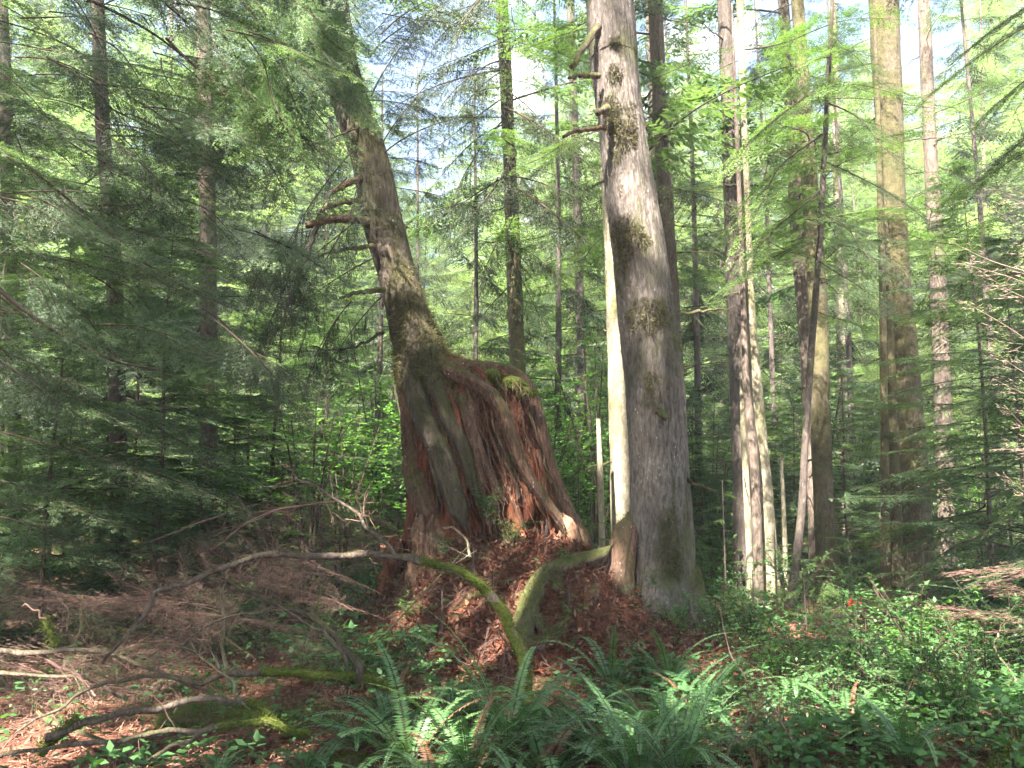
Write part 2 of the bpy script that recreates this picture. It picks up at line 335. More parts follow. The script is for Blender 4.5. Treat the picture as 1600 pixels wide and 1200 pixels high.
def add_branch(tree, key, base, az, pitch=0, roll=0, sc=1.0, name='branch', test=False, label=None):
    me, L, _ = BO[key]
    rot = Euler((roll, -pitch, az), 'XYZ')
    if test:
        d = rot.to_matrix() @ Vector((1, 0, -.1)); ln = L * sc
        pts = np.array([np.array(base) + np.array(d) * ln * f for f in (.15, .4, .65, .9)])
        if blocked(pts): return None
    o = inst(name, me, tree, Vector(base) - tree.location, rot, sc)
    if label: o['label'] = label
    return o
def branch_to(tree, key, a, b, roll=0, name='branch', flat=1.0, label=None):
    a = Vector(a); b = Vector(b); d = b - a; me, L, _ = BO[key]; s = d.length / L
    az = math.atan2(d.y, d.x); pitch = math.atan2(d.z, math.hypot(d.x, d.y))
    return inst(name, me, tree, a - tree.location, Euler((roll, -pitch, az), 'XYZ'), s)
# ---------------------------------------------------------------- trunks
def px_trunk(rows, Y, Ytop=None):
    """rows (py, xleft, xright) top to bottom -> centre points and radii, from the base up"""
    out = []; rows = sorted(rows, key=lambda r: -r[0]); y0, y1 = rows[0][0], rows[-1][0]
    for py, xl, xr in rows:
        yy = Y if Ytop is None else Y + (Ytop - Y) * (y0 - py) / max(1, y0 - y1)
        p = P((xl + xr) / 2, py, yy); out.append((*p, (xr - xl) / 2 * camdist(p) / F))
    return np.array(out)
def bark_disp(seed, amp=.05, freq=9, lobes=0, lobe_h=1.2, nl=5, base_z=0, flare=.5, lump=.06):
    def f(th, s, w):
        p = np.stack([np.cos(th) * freq * .5, np.sin(th) * freq * .5, s * 2.0], -1).reshape(-1, 3) + seed * 7.3
        k = 1 - amp * (np.abs(vnoise(p * [1.9, 1.9, 1], seed)) * 1.6 + .5 * np.abs(vnoise(p * [4, 4, 3.0], seed + 5)))
        q = np.stack([np.cos(th) * .9, np.sin(th) * .9, s * .8], -1).reshape(-1, 3) + seed * 3.1
        k = k + lump * fbm(q, seed + 2, 3); k = k.reshape(th.shape)
        if lobes:
            e = np.exp(-np.maximum(0, s - base_z) / lobe_h)
            k = k + flare * e * (.35 + .65 * np.cos(th * nl / 1.0 + seed + .6 * np.sin(th * 2 + seed)).clip(-.4, 1)) * lobes
        return k
    return f
def trunk(tree, rows, mat, seed=1, n=28, K=90, amp=.05, flare=.45, lobe_h=.5, nl=5, name='trunk', up=9.0, sink=.3, lump=.05, taper=.75, freq=9):
    """rows: array x,y,z,r from base to top, extended below the ground and above the frame"""
    rows = np.array(rows, float); d = rows[-1, :3] - rows[-2, :3]; d /= np.linalg.norm(d)
    extra = []
    if up > 0: d2 = d * .6 + np.array([0, 0, .4]); d2 /= np.linalg.norm(d2); extra = [[*(rows[-1, :3] + d * up / 2), rows[-1, 3] * .8], [*(rows[-1, :3] + d * up / 2 + d2 * up / 2), rows[-1, 3] * (.8 - .62 * taper)]]
    b = rows[0].copy(); b[2] -= sink; b[3] *= 1.04
    a = spline(np.vstack([b, rows] + ([extra] if extra else [])), K)
    mb = MB(); tube(mb, a[:, :3], np.maximum(a[:, 3], .004), n, 0, bark_disp(seed, amp, freq, 1 if flare else 0, lobe_h, nl, sink, flare, lump))
    o = build(mb, name, [mat], tree, tree.location); return o, a
rnd = random.Random(7)
def boughs_on(tree, a, z0, z1, n, keys, sc=(.7, 1.2), az=None, pitch=(-.25, .25), test=True, grow=0.0, name='branch'):
    """instances of boughs round the trunk axis a between heights z0 and z1"""
    k = 0
    for i in range(n):
        z = z0 + (z1 - z0) * (i + rnd.random()) / n
        j = int(np.argmin(np.abs(a[:, 2] - z))); b = a[j, :3]
        A = rnd.uniform(0, 2 * PI) if az is None else R(rnd.uniform(*az))
        s = rnd.uniform(*sc) * (1 - grow * (z - z0) / max(.1, z1 - z0))
        if add_branch(tree, rnd.choice(keys), Vector(b), A, rnd.uniform(*pitch), rnd.uniform(-.25, .25), s, name, test): k += 1
    return k
def stub(tree, a, b, r0, r1, mat, seed=1, sag=.05, name='broken_branch', mid=None, n=9, lab=None, twigs=0):
    a = np.array(a, float); b = np.array(b, float); m = (a + b) / 2 + np.array([0, 0, sag]) if mid is None else np.array(mid)
    c = spline([a, m, b], 14); rg = np.random.default_rng(seed); c[1:-1] += rg.normal(0, .012, (12, 3))
    mb = MB(); tube(mb, c, np.linspace(r0, r1, 14) * (1 + rg.uniform(-.12, .12, 14)), n, 0, bark_disp(seed, .1, 5, 0, lump=.12))
    if twigs:
        A = c[rg.integers(3, 14, twigs)]; B = A + rg.normal(0, .12, (twigs, 3)) + np.array([0, 0, -.08]); strips(mb, A, B, .008, 0, rg)
    o = build(mb, name, [mat], tree, tree.location)
    if lab: o['label'] = lab
    return o
def moss_tuft(tree, p, r, seed, mat='moss', n=260, name='moss', lab=None, stretch=1.0, core=.8):
    """a cushion of moss: a lumpy pad set with short strands"""
    rg = np.random.default_rng(seed); mb = MB(); p = np.array(p)
    c = p + np.array([[0, 0, z] for z in np.linspace(-r * stretch, r * stretch, 9)]); rad = r * core * np.sqrt(np.clip(1 - (np.linspace(-1, 1, 9) * .97) ** 2, .02, 1))
    tube(mb, c, rad, 12, 0, bark_disp(seed, .2, 6, 0, lump=.4))
    d = rg.normal(size=(n, 3)); d /= np.linalg.norm(d, axis=1)[:, None]; A = p + d * r * .6 * [1, 1, stretch]; B = p + d * r * rg.uniform(.95, 1.35, (n, 1)) * [1, 1, stretch] + np.array([0, 0, -.35 * r])
    strips(mb, A, B, .009, 0, rg)
    o = build(mb, name, [M[mat]], tree, tree.location)
    if lab: o['label'] = lab
    return o
def moss_on(tree, objs, centres, seed, thr=.55, base=.5, n=6000, ln=.035, mat='moss_dull', up=.35):
    """ragged moss: short strands rooted on the bark where noise and the given (point, radius) patches allow"""
    rg = np.random.default_rng(seed); V = []; N = []
    for o in objs:
        me = o.data; k = len(me.vertices); v = np.empty(k * 3, np.float32); me.vertices.foreach_get('co', v); nn = np.empty(k * 3, np.float32); me.vertices.foreach_get('normal', nn); V.append(v.reshape(-1, 3)); N.append(nn.reshape(-1, 3))
    V = np.vstack(V).astype(float); N = np.vstack(N).astype(float); w = V + np.array(tree.location)
    f = base * (fbm(w * [2.2, 2.2, .9], seed, 4) * .5 + .5) + .18 * fbm(w * 9, seed + 4, 3) + up * N[:, 2].clip(0, 1)
    for c, r in centres:
        d = np.linalg.norm((w - np.array(c)) * [1, 1, .8], axis=1); f = f + 1.1 * np.clip(1 - d / (r * 1.9), 0, 1)
    idx = np.where(f > thr)[0]
    if not len(idx): return
    i = idx[rg.integers(0, len(idx), n)]; a = V[i] + rg.normal(0, .012, (n, 3)); d = N[i] + rg.normal(0, .55, (n, 3)) + [0, 0, -.45]; l = ln * rg.uniform(.4, 1.3, (n, 1)) * np.clip((f[i] - thr) * 3 + .5, .4, 1.6)[:, None]
    mb = MB(); strips(mb, a - N[i] * .006, a + d * l, .009, 0, rg); return build(mb, 'moss', [M[mat]], tree)
#SECTION_GROUND
xs = np.concatenate([-np.geomspace(150, 9.2, 50), np.arange(-9, 9, .065), np.geomspace(9.2, 150, 50)])
ys = np.concatenate([-np.geomspace(60, 3, 20), np.arange(-2.8, 4, .2), np.arange(4, 17, .065), np.geomspace(17.1, 260, 90)])
gx, gy = np.meshgrid(xs, ys); fx, fy = gx.ravel(), gy.ravel(); gzv = hgt(fx, fy)
near = np.exp(-np.maximum(0, fy - 16) / 8)
gzv = gzv + .05 * np.exp(-((fx - MX - .3) / 2.2) ** 4 - ((fy - 10.2) / 2.4) ** 4) * fbm(np.stack([fx, fy, 0 * fx], 1) * 3.3, 31, 4) + near * (.018 * fbm(np.stack([fx, fy, 0 * fx], 1) * 7, 21, 3))
nx, ny = len(xs), len(ys); i = np.arange(ny - 1)[:, None] * nx; j = np.arange(nx - 1)[None]
q = np.stack([i + j, i + j + 1, i + nx + j + 1, i + nx + j], -1).reshape(-1, 4)
gm, t, o = newmat('forest_floor'); tc = t.nodes.new('ShaderNodeTexCoord').outputs['Object']
f1 = noise(t, tc, 9, 8, .7, .5); f2 = noise(t, tc, 90, 5, .7); big = noise(t, tc, .8, 4, .6)
duff = ramp(t, mth(t, 'ADD', mth(t, 'MULTIPLY', f1, .6), mth(t, 'MULTIPLY', f2, .4)), [(.36, (.03, .012, .009)), (.5, (.13, .052, .034)), (.66, (.30, .14, .095))])
mossy = mixc(t, f2, (.03, .045, .012), (.11, .13, .035))
col = mixc(t, ramp(t, big, [(.52, g3(0)), (.62, g3(.75))]), duff, mossy)
b = t.nodes.new('ShaderNodeBsdfPrincipled'); b.inputs['Roughness'].default_value = .95; b.inputs['Specular IOR Level'].default_value = .15
t.links.new(col, b.inputs['Base Color']); bp = t.nodes.new('ShaderNodeBump'); bp.inputs['Strength'].default_value = 1; bp.inputs['Distance'].default_value = .03
t.links.new(mth(t, 'ADD', f1, mth(t, 'MULTIPLY', f2, .6)), bp.inputs['Height']); t.links.new(bp.outputs[0], b.inputs['Normal']); t.links.new(b.outputs[0], o.inputs[0])
go = bpy.data.objects.new('ground', mk_mesh('ground', np.stack([fx, fy, gzv], 1), q, np.zeros(len(q)), np.ones(len(q)), [gm])); COL.objects.link(go)
tag(go, 'rust brown forest floor of fallen needles rising in a mound', 'ground', kind='structure')
#SECTION_HERO
# ---------------------------------------------------------------- the big pale tree right of centre
bt = empty('conifer_tree', G(1022, 10.4)); tag(bt, 'massive grey furrowed conifer with mossy burls and flared root base right of the red stump', 'tree')
BTR = [(0, 915, 990), (100, 922, 997), (200, 935, 1009), (300, 945, 1025), (400, 957, 1042), (500, 966, 1057), (600, 977, 1070), (700, 983, 1075), (800, 984, 1083), (880, 984, 1088), (940, 980, 1092), (990, 970, 1098)]
rows = px_trunk(BTR, 10.35, 10.9)
bto, bta = trunk(bt, rows, M['bark_grey'], seed=3, n=170, K=460, amp=.05, flare=.12, lobe_h=.35, nl=5, up=14, sink=.35, lump=.035, freq=17)
def root_px(tree, pts, Yf, mat, seed, name='root', lab=None, n=26, K=70, ell=.1, up=0, amp=.07, lump=.12, sinkend=True):
    """pts: (px,py,width_px); Yf(px,py) -> Y"""
    r = []
    for p in pts:
        Y = Yf(p[0], p[1]) if callable(Yf) else (p[3] if len(p) > 3 else Yf)
        w = P(p[0], p[1], Y); r.append((*w, p[2] / 2 * camdist(w) / F))
    a = spline(r, K); u = np.linspace(0, 1, K); a[:, 3] *= (1 - .93 * (1 - sstep(0, .13, u))) * (1 - .8 * sstep(.86, 1, u)); a[:, 1] += .16 * (1 - sstep(0, .14, u)) + .07 * sstep(.88, 1, u)
    mb = MB(); tube(mb, a[:, :3], np.maximum(a[:, 3], .003), n, 0, bark_disp(seed, amp * 1.8, 8, 0, lump=lump))
    o = build(mb, name, [mat], tree, tree.location)
    if lab: o['label'] = lab
    return o
root_px(bt, [(985, 800, 34, 10.35), (975, 850, 46, 10.25), (969, 900, 48, 10.1), (968, 950, 52, 9.95), (964, 1000, 54, 9.8), (955, 1040, 40, 9.7)], None, M['bark_root'], 5, lab='broad buttress root reddish at its foot', amp=.06, n=60)
root_px(bt, [(1035, 900, 70, 10.2), (1028, 950, 80, 10.05), (1022, 1000, 92, 9.95), (1016, 1040, 96, 9.9)], None, M['bark_grey'], 6, n=60, amp=.07)
root_px(bt, [(1072, 880, 40, 10.35), (1080, 930, 46, 10.2), (1088, 975, 50, 10.1), (1098, 1010, 46, 10.0)], None, M['bark_grey'], 7, n=50, amp=.07)
def gY(px, py, lift=0.0):
    Y = 5.0
    while Y < 14:
        p = P(px, py, Y)
        if p.z <= gz(p.x, Y) + lift: return Y
        Y += .02
    return 10.0
# mossy surface roots crawling down the mound
gY2 = lambda px, py: gY(px, py, .05) - .02
root_px(bt, [(962, 850, 22), (935, 868, 26), (905, 876, 28), (870, 888, 26), (848, 903, 28), (834, 930, 32), (822, 965, 34), (814, 1000, 30), (806, 1040, 18)], gY2, M['moss_root'], 8, lab='thick mossy root snaking down the needle mound', lump=.22)
root_px(bt, [(838, 925, 20), (836, 960, 18), (850, 985, 17), (872, 988, 16), (886, 965, 15), (880, 940, 12)], gY2, M['moss_root'], 9, lump=.15, lab='curled thin root loop')
root_px(bt, [(812, 1000, 28), (840, 1008, 24), (870, 990, 18), (890, 975, 11)], gY2, M['moss_root'], 11, lump=.15)
root_px(bt, [(868, 890, 22), (866, 905, 18), (872, 925, 14)], gY2, M['moss_root'], 12)
# broken limbs, burls and moss cushions
def bpx(px, py, Y): return np.array(P(px, py, Y))
stub(bt, bpx(935, 40, 10.6), bpx(893, 105, 10.2), .055, .03, M['moss_root'], 1, .0, lab='mossy limb hanging down the trunk', twigs=30)
stub(bt, bpx(935, 118, 10.5), bpx(888, 122, 10.1), .045, .02, M['moss_root'], 2, .02, twigs=16)
stub(bt, bpx(945, 200, 10.4), bpx(880, 214, 9.9), .035, .022, M['bark_root'], 3, .04, twigs=30)
stub(bt, bpx(950, 170, 10.4), bpx(932, 176, 10.1), .05, .04, M['moss_root'], 4, .0)
stub(bt, bpx(1060, 745, 10.4), bpx(1120, 768, 10.0), .035, .012, M['bark_moss'], 5, .0)
stub(bt, bpx(1045, 492, 10.5), bpx(1140, 482, 10.9), .03, .012, M['moss_root'], 6, .0, twigs=14)
stub(bt, bpx(945, 282, 10.4), bpx(915, 296, 10.1), .02, .01, M['bark_moss'], 7, .0)
stub(bt, bpx(1030, 640, 10.1), bpx(1037, 655, 9.85), .045, .04, M['moss_root'], 8, .0, lab='small yellow mossy knob')
MC = [(985, 362, .2), (965, 345, .13), (1015, 372, .14), (1000, 492, .2), (1032, 482, .2), (950, 185, .16), (985, 206, .15), (962, 60, .12), (960, 110, .12), (1027, 630, .2), (1015, 590, .12), (1068, 742, .2), (1060, 800, .15), (1050, 880, .12), (1035, 940, .1), (1072, 830, .1), (1020, 760, .07), (1040, 700, .08), (990, 600, .06), (1000, 880, .06), (968, 520, .1), (1040, 400, .1), (930, 90, .1)]
moss_on(bt, [bto], [(bpx(a, b, 9.87 + .64 * (990 - b) / 990), r * .8) for a, b, r in MC], 5, thr=.9, base=.95, n=20000, ln=.03)
moss_on(bt, [o for o in bt.children if o.name.split('.')[0] == 'root'], [], 7, thr=.5, base=.8, n=9000, ln=.028)
boughs_on(bt, bta, 9.5, 19, 34, ['lo0', 'lo1', 'lo2'], (.8, 1.3))
# ---------------------------------------------------------------- the rotten stump and the leaning tree that grew over it
SC = 11.5
SO = [(560, 650, 735), (585, 645, 800), (610, 637, 826), (650, 641, 838), (700, 637, 850), (750, 630, 865), (800, 628, 884), (850, 618, 905), (900, 608, 925), (960, 600, 940)]
def stump_lr(py):
    ys_ = [s[0] for s in SO]; return np.interp(py, ys_, [s[1] for s in SO]), np.interp(py, ys_, [s[2] for s in SO])
def stump_front(px, py, off=.03):
    l, r = stump_lr(py); hw = (r - l) / 2; u = np.clip((px - (l + r) / 2) / hw, -.97, .97)
    return SC - .78 * math.sqrt(1 - u * u) * (.5 + .5 * min(1, (py - 540) / 120)) * 1.0 - off - .1 * max(0, (py - 760) / 150)
st = empty('tree_stump', G(770, 11.4)); tag(st, 'huge rotten red stump split into dark fissures beneath the leaning tree', 'stump')
K, n = 190, 210; mb = MB(); pyv = np.linspace(558, 960, K); V = []
th = np.linspace(0, 2 * PI, n, endpoint=False)
for k, py in enumerate(pyv):
    l, r = stump_lr(py); a = P(l, py, SC); b = P(r, py, SC); cx = (a.x + b.x) / 2; hw = (b.x - a.x) / 2 * .93; z = (a.z + b.z) / 2
    dep = .78 * (.5 + .5 * min(1, (py - 540) / 120)) + .1 * max(0, (py - 760) / 150)
    ptp = np.stack([np.cos(th) * 3.2, np.sin(th) * 3.2, np.full(n, z * .55)], 1); sh = z * .5
    ptp = np.stack([np.cos(th - sh * .12) * 3.6, np.sin(th - sh * .12) * 3.6, np.full(n, z * .5)], 1)
    fis = np.abs(vnoise(ptp, 5)) ; fis2 = np.abs(vnoise(ptp * [2.7, 2.7, 1.3], 8)); g = 1 - .34 * np.exp(-(fis / .12) ** 2) - .13 * np.exp(-(fis2 / .12) ** 2) - .03 * np.abs(vnoise(ptp * [9, 9, 2], 3)) + .05 * fbm(ptp * 1.1, 4, 3)
    top = .75 + .25 * min(1, k / 8)
    V.append(np.stack([cx + np.cos(th) * hw * g * top, SC + np.sin(th) * dep * g * top, np.full(n, z) + .05 * vnoise(ptp * 2, 12)], 1))
V = np.array(V).reshape(-1, 3); i = np.arange(K - 1)[:, None] * n; j = np.arange(n)[None]; j2 = (j + 1) % n
q = np.stack([i + j2, i + j, i + n + j, i + n + j2], -1).reshape(-1, 4); mb.add(V, q, 0)
cc = V[:n].mean(0) + [0, 0, .05]; jj = np.arange(0, n - 1, 2); mb.add(np.vstack([V[:n], cc]), np.stack([jj + 2, jj + 1, jj, np.full(len(jj), n)], 1) % (n + 1) if False else np.stack([(jj + 2) % n, jj + 1, jj, np.full(len(jj), n)], 1), 0)
build(mb, 'rotten_wood', [M['rot']], st, st.location)
# splintered slabs of pale and red wood standing on the stump's face
def slab(tree, p0, p1, w0, w1, th_, mat, seed, name='wood_splinter'):
    a = np.linspace(0, 1, 16)[:, None]; p0 = np.array(p0); p1 = np.array(p1); rg = np.random.default_rng(seed)
    c = p0 + (p1 - p0) * a + np.stack([.02 * np.sin(a[:, 0] * 7 + seed), 0 * a[:, 0], 0 * a[:, 0]], 1)
    w = (w0 + (w1 - w0) * a[:, 0]) / 2
    mbb = MB(); tube(mbb, c, w, 10, 0, bark_disp(seed, .3, 6, 0, lump=.25)); return build(mbb, name, [mat], tree, tree.location)
rg = np.random.default_rng(11)
for k in range(26):
    y0 = rg.uniform(630, 760); l, r = stump_lr(y0); x0 = rg.uniform(l + 20, r - 15); y1 = y0 + rg.uniform(40, 120); x1 = x0 + (y1 - y0) * rg.uniform(.1, .45)
    w = rg.uniform(.02, .06); slab(st, P(x0, y0, stump_front(x0, y0, -.05)), P(x1, min(y1, 900), stump_front(x1, min(y1, 900), -.03)), w, w * .5, .02, M['rot'] if k % 3 else M['rot_pale'], k)
# hollow foot, lower left, of orange wood
root_px(st, [(672, 790, 40, 11.1), (668, 830, 56, 10.85), (668, 880, 64, 10.6), (660, 930, 76, 10.4), (650, 980, 80, 10.2)], None, M['rot_pale'], 31, name='stump_foot', n=90, amp=.25, lump=.4, lab='lumpy orange foot of the stump')
root_px(st, [(618, 840, 30, 11.1), (612, 890, 36, 10.9), (604, 940, 46, 10.7)], None, M['rot'], 32, name='stump_foot', n=40, amp=.25, lump=.3)
root_px(st, [(880, 800, 16, 11.0), (898, 840, 22, 10.8), (900, 868, 24, 10.7), (905, 890, 24, 10.7)], None, M['rot_pale'], 33, name='stump_foot', n=40, amp=.2, lump=.2)
lt = empty('leaning_conifer', G(700, 11.5)); tag(lt, 'leaning brown conifer whose roots straddle a rotten red stump', 'tree')
LTR = [(0, 488, 545), (60, 498, 553), (100, 506, 560), (180, 524, 585), (250, 548, 608), (350, 566, 630), (450, 594, 660), (520, 606, 684), (560, 614, 704), (590, 622, 716)]
rows = px_trunk(LTR, 11.45, 12.3)
_, lta = trunk(lt, rows, M['bark_moss'], seed=9, n=120, K=300, amp=.07, flare=0, up=13, sink=.0, lump=.07, freq=9)
SF = lambda off: (lambda px, py: stump_front(px, py, off))
RT = [  # width in pixels, off = how far proud of the stump
    ([(635, 500, 44), (643, 560, 48), (650, 610, 44), (664, 657, 40), (684, 700, 40), (700, 745, 40), (716, 795, 34), (728, 830, 24)], .10, 'bark_moss'),
    ([(668, 520, 38), (676, 570, 40), (688, 615, 34), (702, 657, 32), (724, 700, 30), (736, 745, 28), (744, 790, 18)], .02, 'bark_moss'),
    ([(672, 520, 40), (694, 572, 34), (730, 592, 30), (765, 615, 30), (786, 645, 30), (802, 696, 28), (822, 740, 28), (850, 782, 26), (880, 822, 26), (905, 852, 24), (915, 875, 18)], .05, 'bark_root'),
    ([(690, 545, 36), (722, 572, 30), (775, 578, 28), (812, 592, 28), (834, 630, 26), (850, 690, 24), (866, 745, 24), (888, 797, 26), (912, 843, 32), (935, 868, 30)], -.08, 'bark_root'),
    ([(622, 540, 34), (630, 590, 30), (638, 647, 28), (643, 700, 34), (650, 745, 44), (668, 790, 52), (680, 820, 46)], -.12, 'bark_root'),
    ([(735, 600, 16), (738, 650, 16), (747, 690, 18), (760, 730, 17), (778, 765, 14), (800, 800, 10)], -.02, 'bark_root'),
    ([(715, 600, 14), (728, 650, 18), (742, 700, 16), (750, 740, 15), (755, 780, 10)], .0, 'bark_root'),
    ([(770, 640, 14), (782, 700, 15), (800, 750, 14), (815, 790, 10)], -.04, 'bark_dark'),
    ([(655, 640, 10), (668, 690, 12), (680, 740, 12), (690, 790, 9)], .02, 'bark_moss'),
    ([(690, 590, 12), (712, 640, 13), (720, 690, 10)], .04, 'rot'),
]
for i, (pts, off, mt) in enumerate(RT): root_px(lt, [(a_, b_, c_ * (.94 if i in (0, 4) else .84)) for a_, b_, c_ in pts], SF(off), M[mt], 40 + i, n=44, K=110, lump=.14, amp=.09)
rq = np.random.default_rng(77); mb = MB()
for k in range(120):
    y0 = rq.uniform(585, 760); l, r = stump_lr(y0); x0 = rq.uniform(l + 8, r - 8); L_ = rq.uniform(40, 150); sl_ = .1 + .35 * (x0 - l) / (r - l) + rq.normal(0, .08); off = rq.uniform(-.03, .05)
    pp = [(x0 + sl_ * L_ * t_ + rq.normal(0, 2.5), min(900, y0 + L_ * t_)) for t_ in np.linspace(0, 1, 6)]
    c = spline([bpx(a_, b_, stump_front(a_, b_, off)) for a_, b_ in pp], 24); w = rq.uniform(.006, .022)
    tube(mb, c, w * (1 - .6 * np.linspace(0, 1, 24)), 7, int(k % 3 == 0), bark_disp(k, .2, 4, 0, lump=.3))
build(mb, 'rootlets', [M['bark_root'], M['rot']], lt, lt.location)
moss_on(lt, [o for o in lt.children if o.name.split('.')[0] in ('root', 'trunk')], [(bpx(620, 440, 11.2), .3), (bpx(650, 520, 11.2), .35), (bpx(690, 560, 11.1), .3), (bpx(600, 350, 11.3), .25)], 6, thr=.72, base=.9, n=22000, ln=.03)
# moss cap over the top of the stump with dead stems hanging from it
for i, (a, b, Y, rr) in enumerate([(770, 588, 11.2, .22), (745, 574, 11.3, .22), (800, 598, 11.1, .2), (720, 568, 11.3, .16), (822, 612, 11.1, .14), (690, 560, 11.2, .12)]):
    moss_tuft(st, bpx(a, b, Y), rr, 60 + i, n=320, stretch=.45, name='moss')
rg = np.random.default_rng(5); mb = MB(); A = np.array([bpx(rg.uniform(690, 830), rg.uniform(590, 640), 10.9) for _ in range(160)]); strips(mb, A, A + rg.normal(0, .07, A.shape) + np.array([.03, -.05, -.22]), .007, 0, rg)
build(mb, 'hanging_rootlets', [M['dead_twig']], st, st.location)
mb = MB(); A = np.array([bpx(px, py, stump_front(px, py, .05)) for px, py in [(rg.uniform(655, 835), rg.uniform(600, 790)) for _ in range(1500)]]); D = rg.normal(size=A.shape) + [0, -.3, -.7]; leaves(mb, A, D, rg.normal(size=A.shape), .05, .008, 0)
build(mb, 'fallen_needles', [M['needles']], st, st.location)
# limbs on the leaning tree
Bm, Bd = M['moss_root'], M['bark_dark']
stub(lt, bpx(575, 345, 11.6), bpx(480, 352, 10.9), .075, .05, M['bark_root'], 1, .06, lab='thick broken limb pointing left', twigs=40)
stub(lt, bpx(600, 452, 11.3), bpx(530, 466, 10.9), .045, .02, M['moss_root'], 2, .02, lab='short mossy yellow limb', twigs=16)
stub(lt, bpx(585, 385, 11.4), bpx(492, 404, 11.0), .035, .015, M['moss_root'], 3, .05, twigs=16)
stub(lt, bpx(600, 520, 11.5), bpx(484, 542, 11.0), .025, .01, Bd, 4, -.12)
stub(lt, bpx(495, 355, 10.9), bpx(448, 480, 10.5), .035, .012, Bd, 5, -.05)
stub(lt, bpx(470, 420, 10.7), bpx(410, 560, 10.3), .02, .008, Bd, 6, -.1)
stub(lt, bpx(565, 278, 11.7), bpx(520, 300, 11.2), .05, .04, M['bark_root'], 7, .02, twigs=20)
stub(lt, bpx(570, 312, 11.5), bpx(500, 330, 11.1), .04, .03, M['moss_root'], 8, .03, twigs=20)
for i, (x0, y0, x1, y1) in enumerate([(590, 270, 830, 190), (580, 195, 700, 190), (560, 135, 720, 120), (575, 160, 690, 60), (600, 300, 560, 240), (620, 560, 520, 610), (610, 500, 545, 560), (605, 480, 540, 445)]):
    branch_to(lt, 'bare%d' % (i % 3), bpx(x0, y0, 11.6), bpx(x1, y1, 12.4 if x1 > 600 else 11), 0)
for (x0, y0, x1, y1, Y1, k, ro) in [(560, 200, 360, 330, 10.4, 'spr0', .2), (555, 230, 420, 420, 10.8, 'spr1', -.2), (540, 130, 330, 200, 10.2, 'spr2', 0), (575, 330, 430, 470, 10.6, 'spr0', .1), (590, 400, 400, 520, 10.7, 'spr1', 0),
        (530, 80, 350, 60, 10.5, 'spr2', .3), (600, 460, 470, 600, 10.8, 'spr2', .2), (520, 20, 380, -60, 10.8, 'spr0', 0), (590, 240, 700, 110, 12.6, 'spr0', 0), (580, 150, 660, 20, 12.8, 'spr1', 0), (600, 330, 470, 330, 11.5, 'spr1', .3),
        (612, 540, 560, 680, 11, 'bare1', 0), (600, 420, 480, 640, 11.2, 'bare2', 0), (560, 300, 400, 380, 11.2, 'bare0', 0), (480, 360, 410, 640, 10.6, 'bare1', .5), (450, 470, 400, 700, 10.4, 'bare2', .2)]:
    branch_to(lt, k, bpx(x0, y0, 11.7), bpx(x1, y1, Y1), ro)
for i in range(30):
    x0 = rnd.uniform(390, 600); y0 = rnd.uniform(250, 520); branch_to(lt, rnd.choice(['bare0', 'bare1', 'bare2', 'bare1', 'spr0', 'spr2']), bpx(x0, y0, 11.2), bpx(x0 - rnd.uniform(10, 120), y0 + rnd.uniform(90, 240), rnd.uniform(10.2, 11)), rnd.uniform(-.5, .5))
for i in range(22):
    x0 = rnd.uniform(560, 610); y0 = rnd.uniform(-30, 330); branch_to(lt, rnd.choice(['bare0', 'bare1', 'spr0', 'spr1', 'spr2']), bpx(x0, y0, 11.8), bpx(x0 + rnd.uniform(80, 170), y0 + rnd.uniform(-110, 60), rnd.uniform(12, 13.4)), rnd.uniform(-.5, .5))
boughs_on(lt, lta, 9, 20, 26, ['los0', 'los1', 'los2'], (.7, 1.15))
#SECTION_TREES
# ---------------------------------------------------------------- standing trees behind
def std_tree(rows, Y, mat, label, seed, name='conifer_tree', group=None, n=26, base_py=None, crown=(9, 19, 9), keys=('lo0', 'lo1', 'lo2'), flare=.3, up=11, low=0, lowz=(2.5, 8), lowkeys=('hem0', 'hem1', 'hem2'), lsc=(.5, 1.0), stubs=0, stz=(1, 8), Ytop=None, amp=.06, lump=.06, csc=(.6, 1.1)):
    r = px_trunk(rows, Y, Ytop); bx, by = r[0][0], r[0][1]; g = gz(bx, by)
    if r[0][2] > g + .05:  # run the trunk on down to the ground
        d = r[0, :3] - r[1, :3]; d /= abs(d[2]); dz = r[0][2] - g; nb = [*(r[0, :3] + d * dz), r[0, 3] * 1.08]; r = np.vstack([nb, r])
    root = empty(name, (r[0][0], r[0][1], g)); tag(root, label, 'tree', group)
    _, a = trunk(root, r, mat, seed, n=n, K=150, amp=amp, flare=flare, lobe_h=.3, nl=5, up=up, sink=.3, lump=lump, freq=7)
    if crown: boughs_on(root, a, crown[0], crown[1], crown[2], keys, csc)
    if low: boughs_on(root, a, g + lowz[0], lowz[1], low, lowkeys, lsc, test=False)
    rg = np.random.default_rng(seed)
    for k in range(stubs):
        z = rg.uniform(*stz); j = int(np.argmin(abs(a[:, 2] - z))); A = rg.uniform(0, 2 * PI); rr = a[j, 3]; p = a[j, :3]; L = rg.uniform(.25, 1.1); dd = np.array([math.cos(A), math.sin(A), 0])
        stub(root, p + dd * rr * .6, p + dd * (rr + L) + [0, 0, rg.uniform(-.3, .05)], .018, .006, M['bark_dark'] if k % 2 else M['bark_moss'], seed * 9 + k, .03, n=6, name='dead_limb')
    return root, a
TR = {}
def T(key, *a, **k): TR[key] = std_tree(*a, **k)
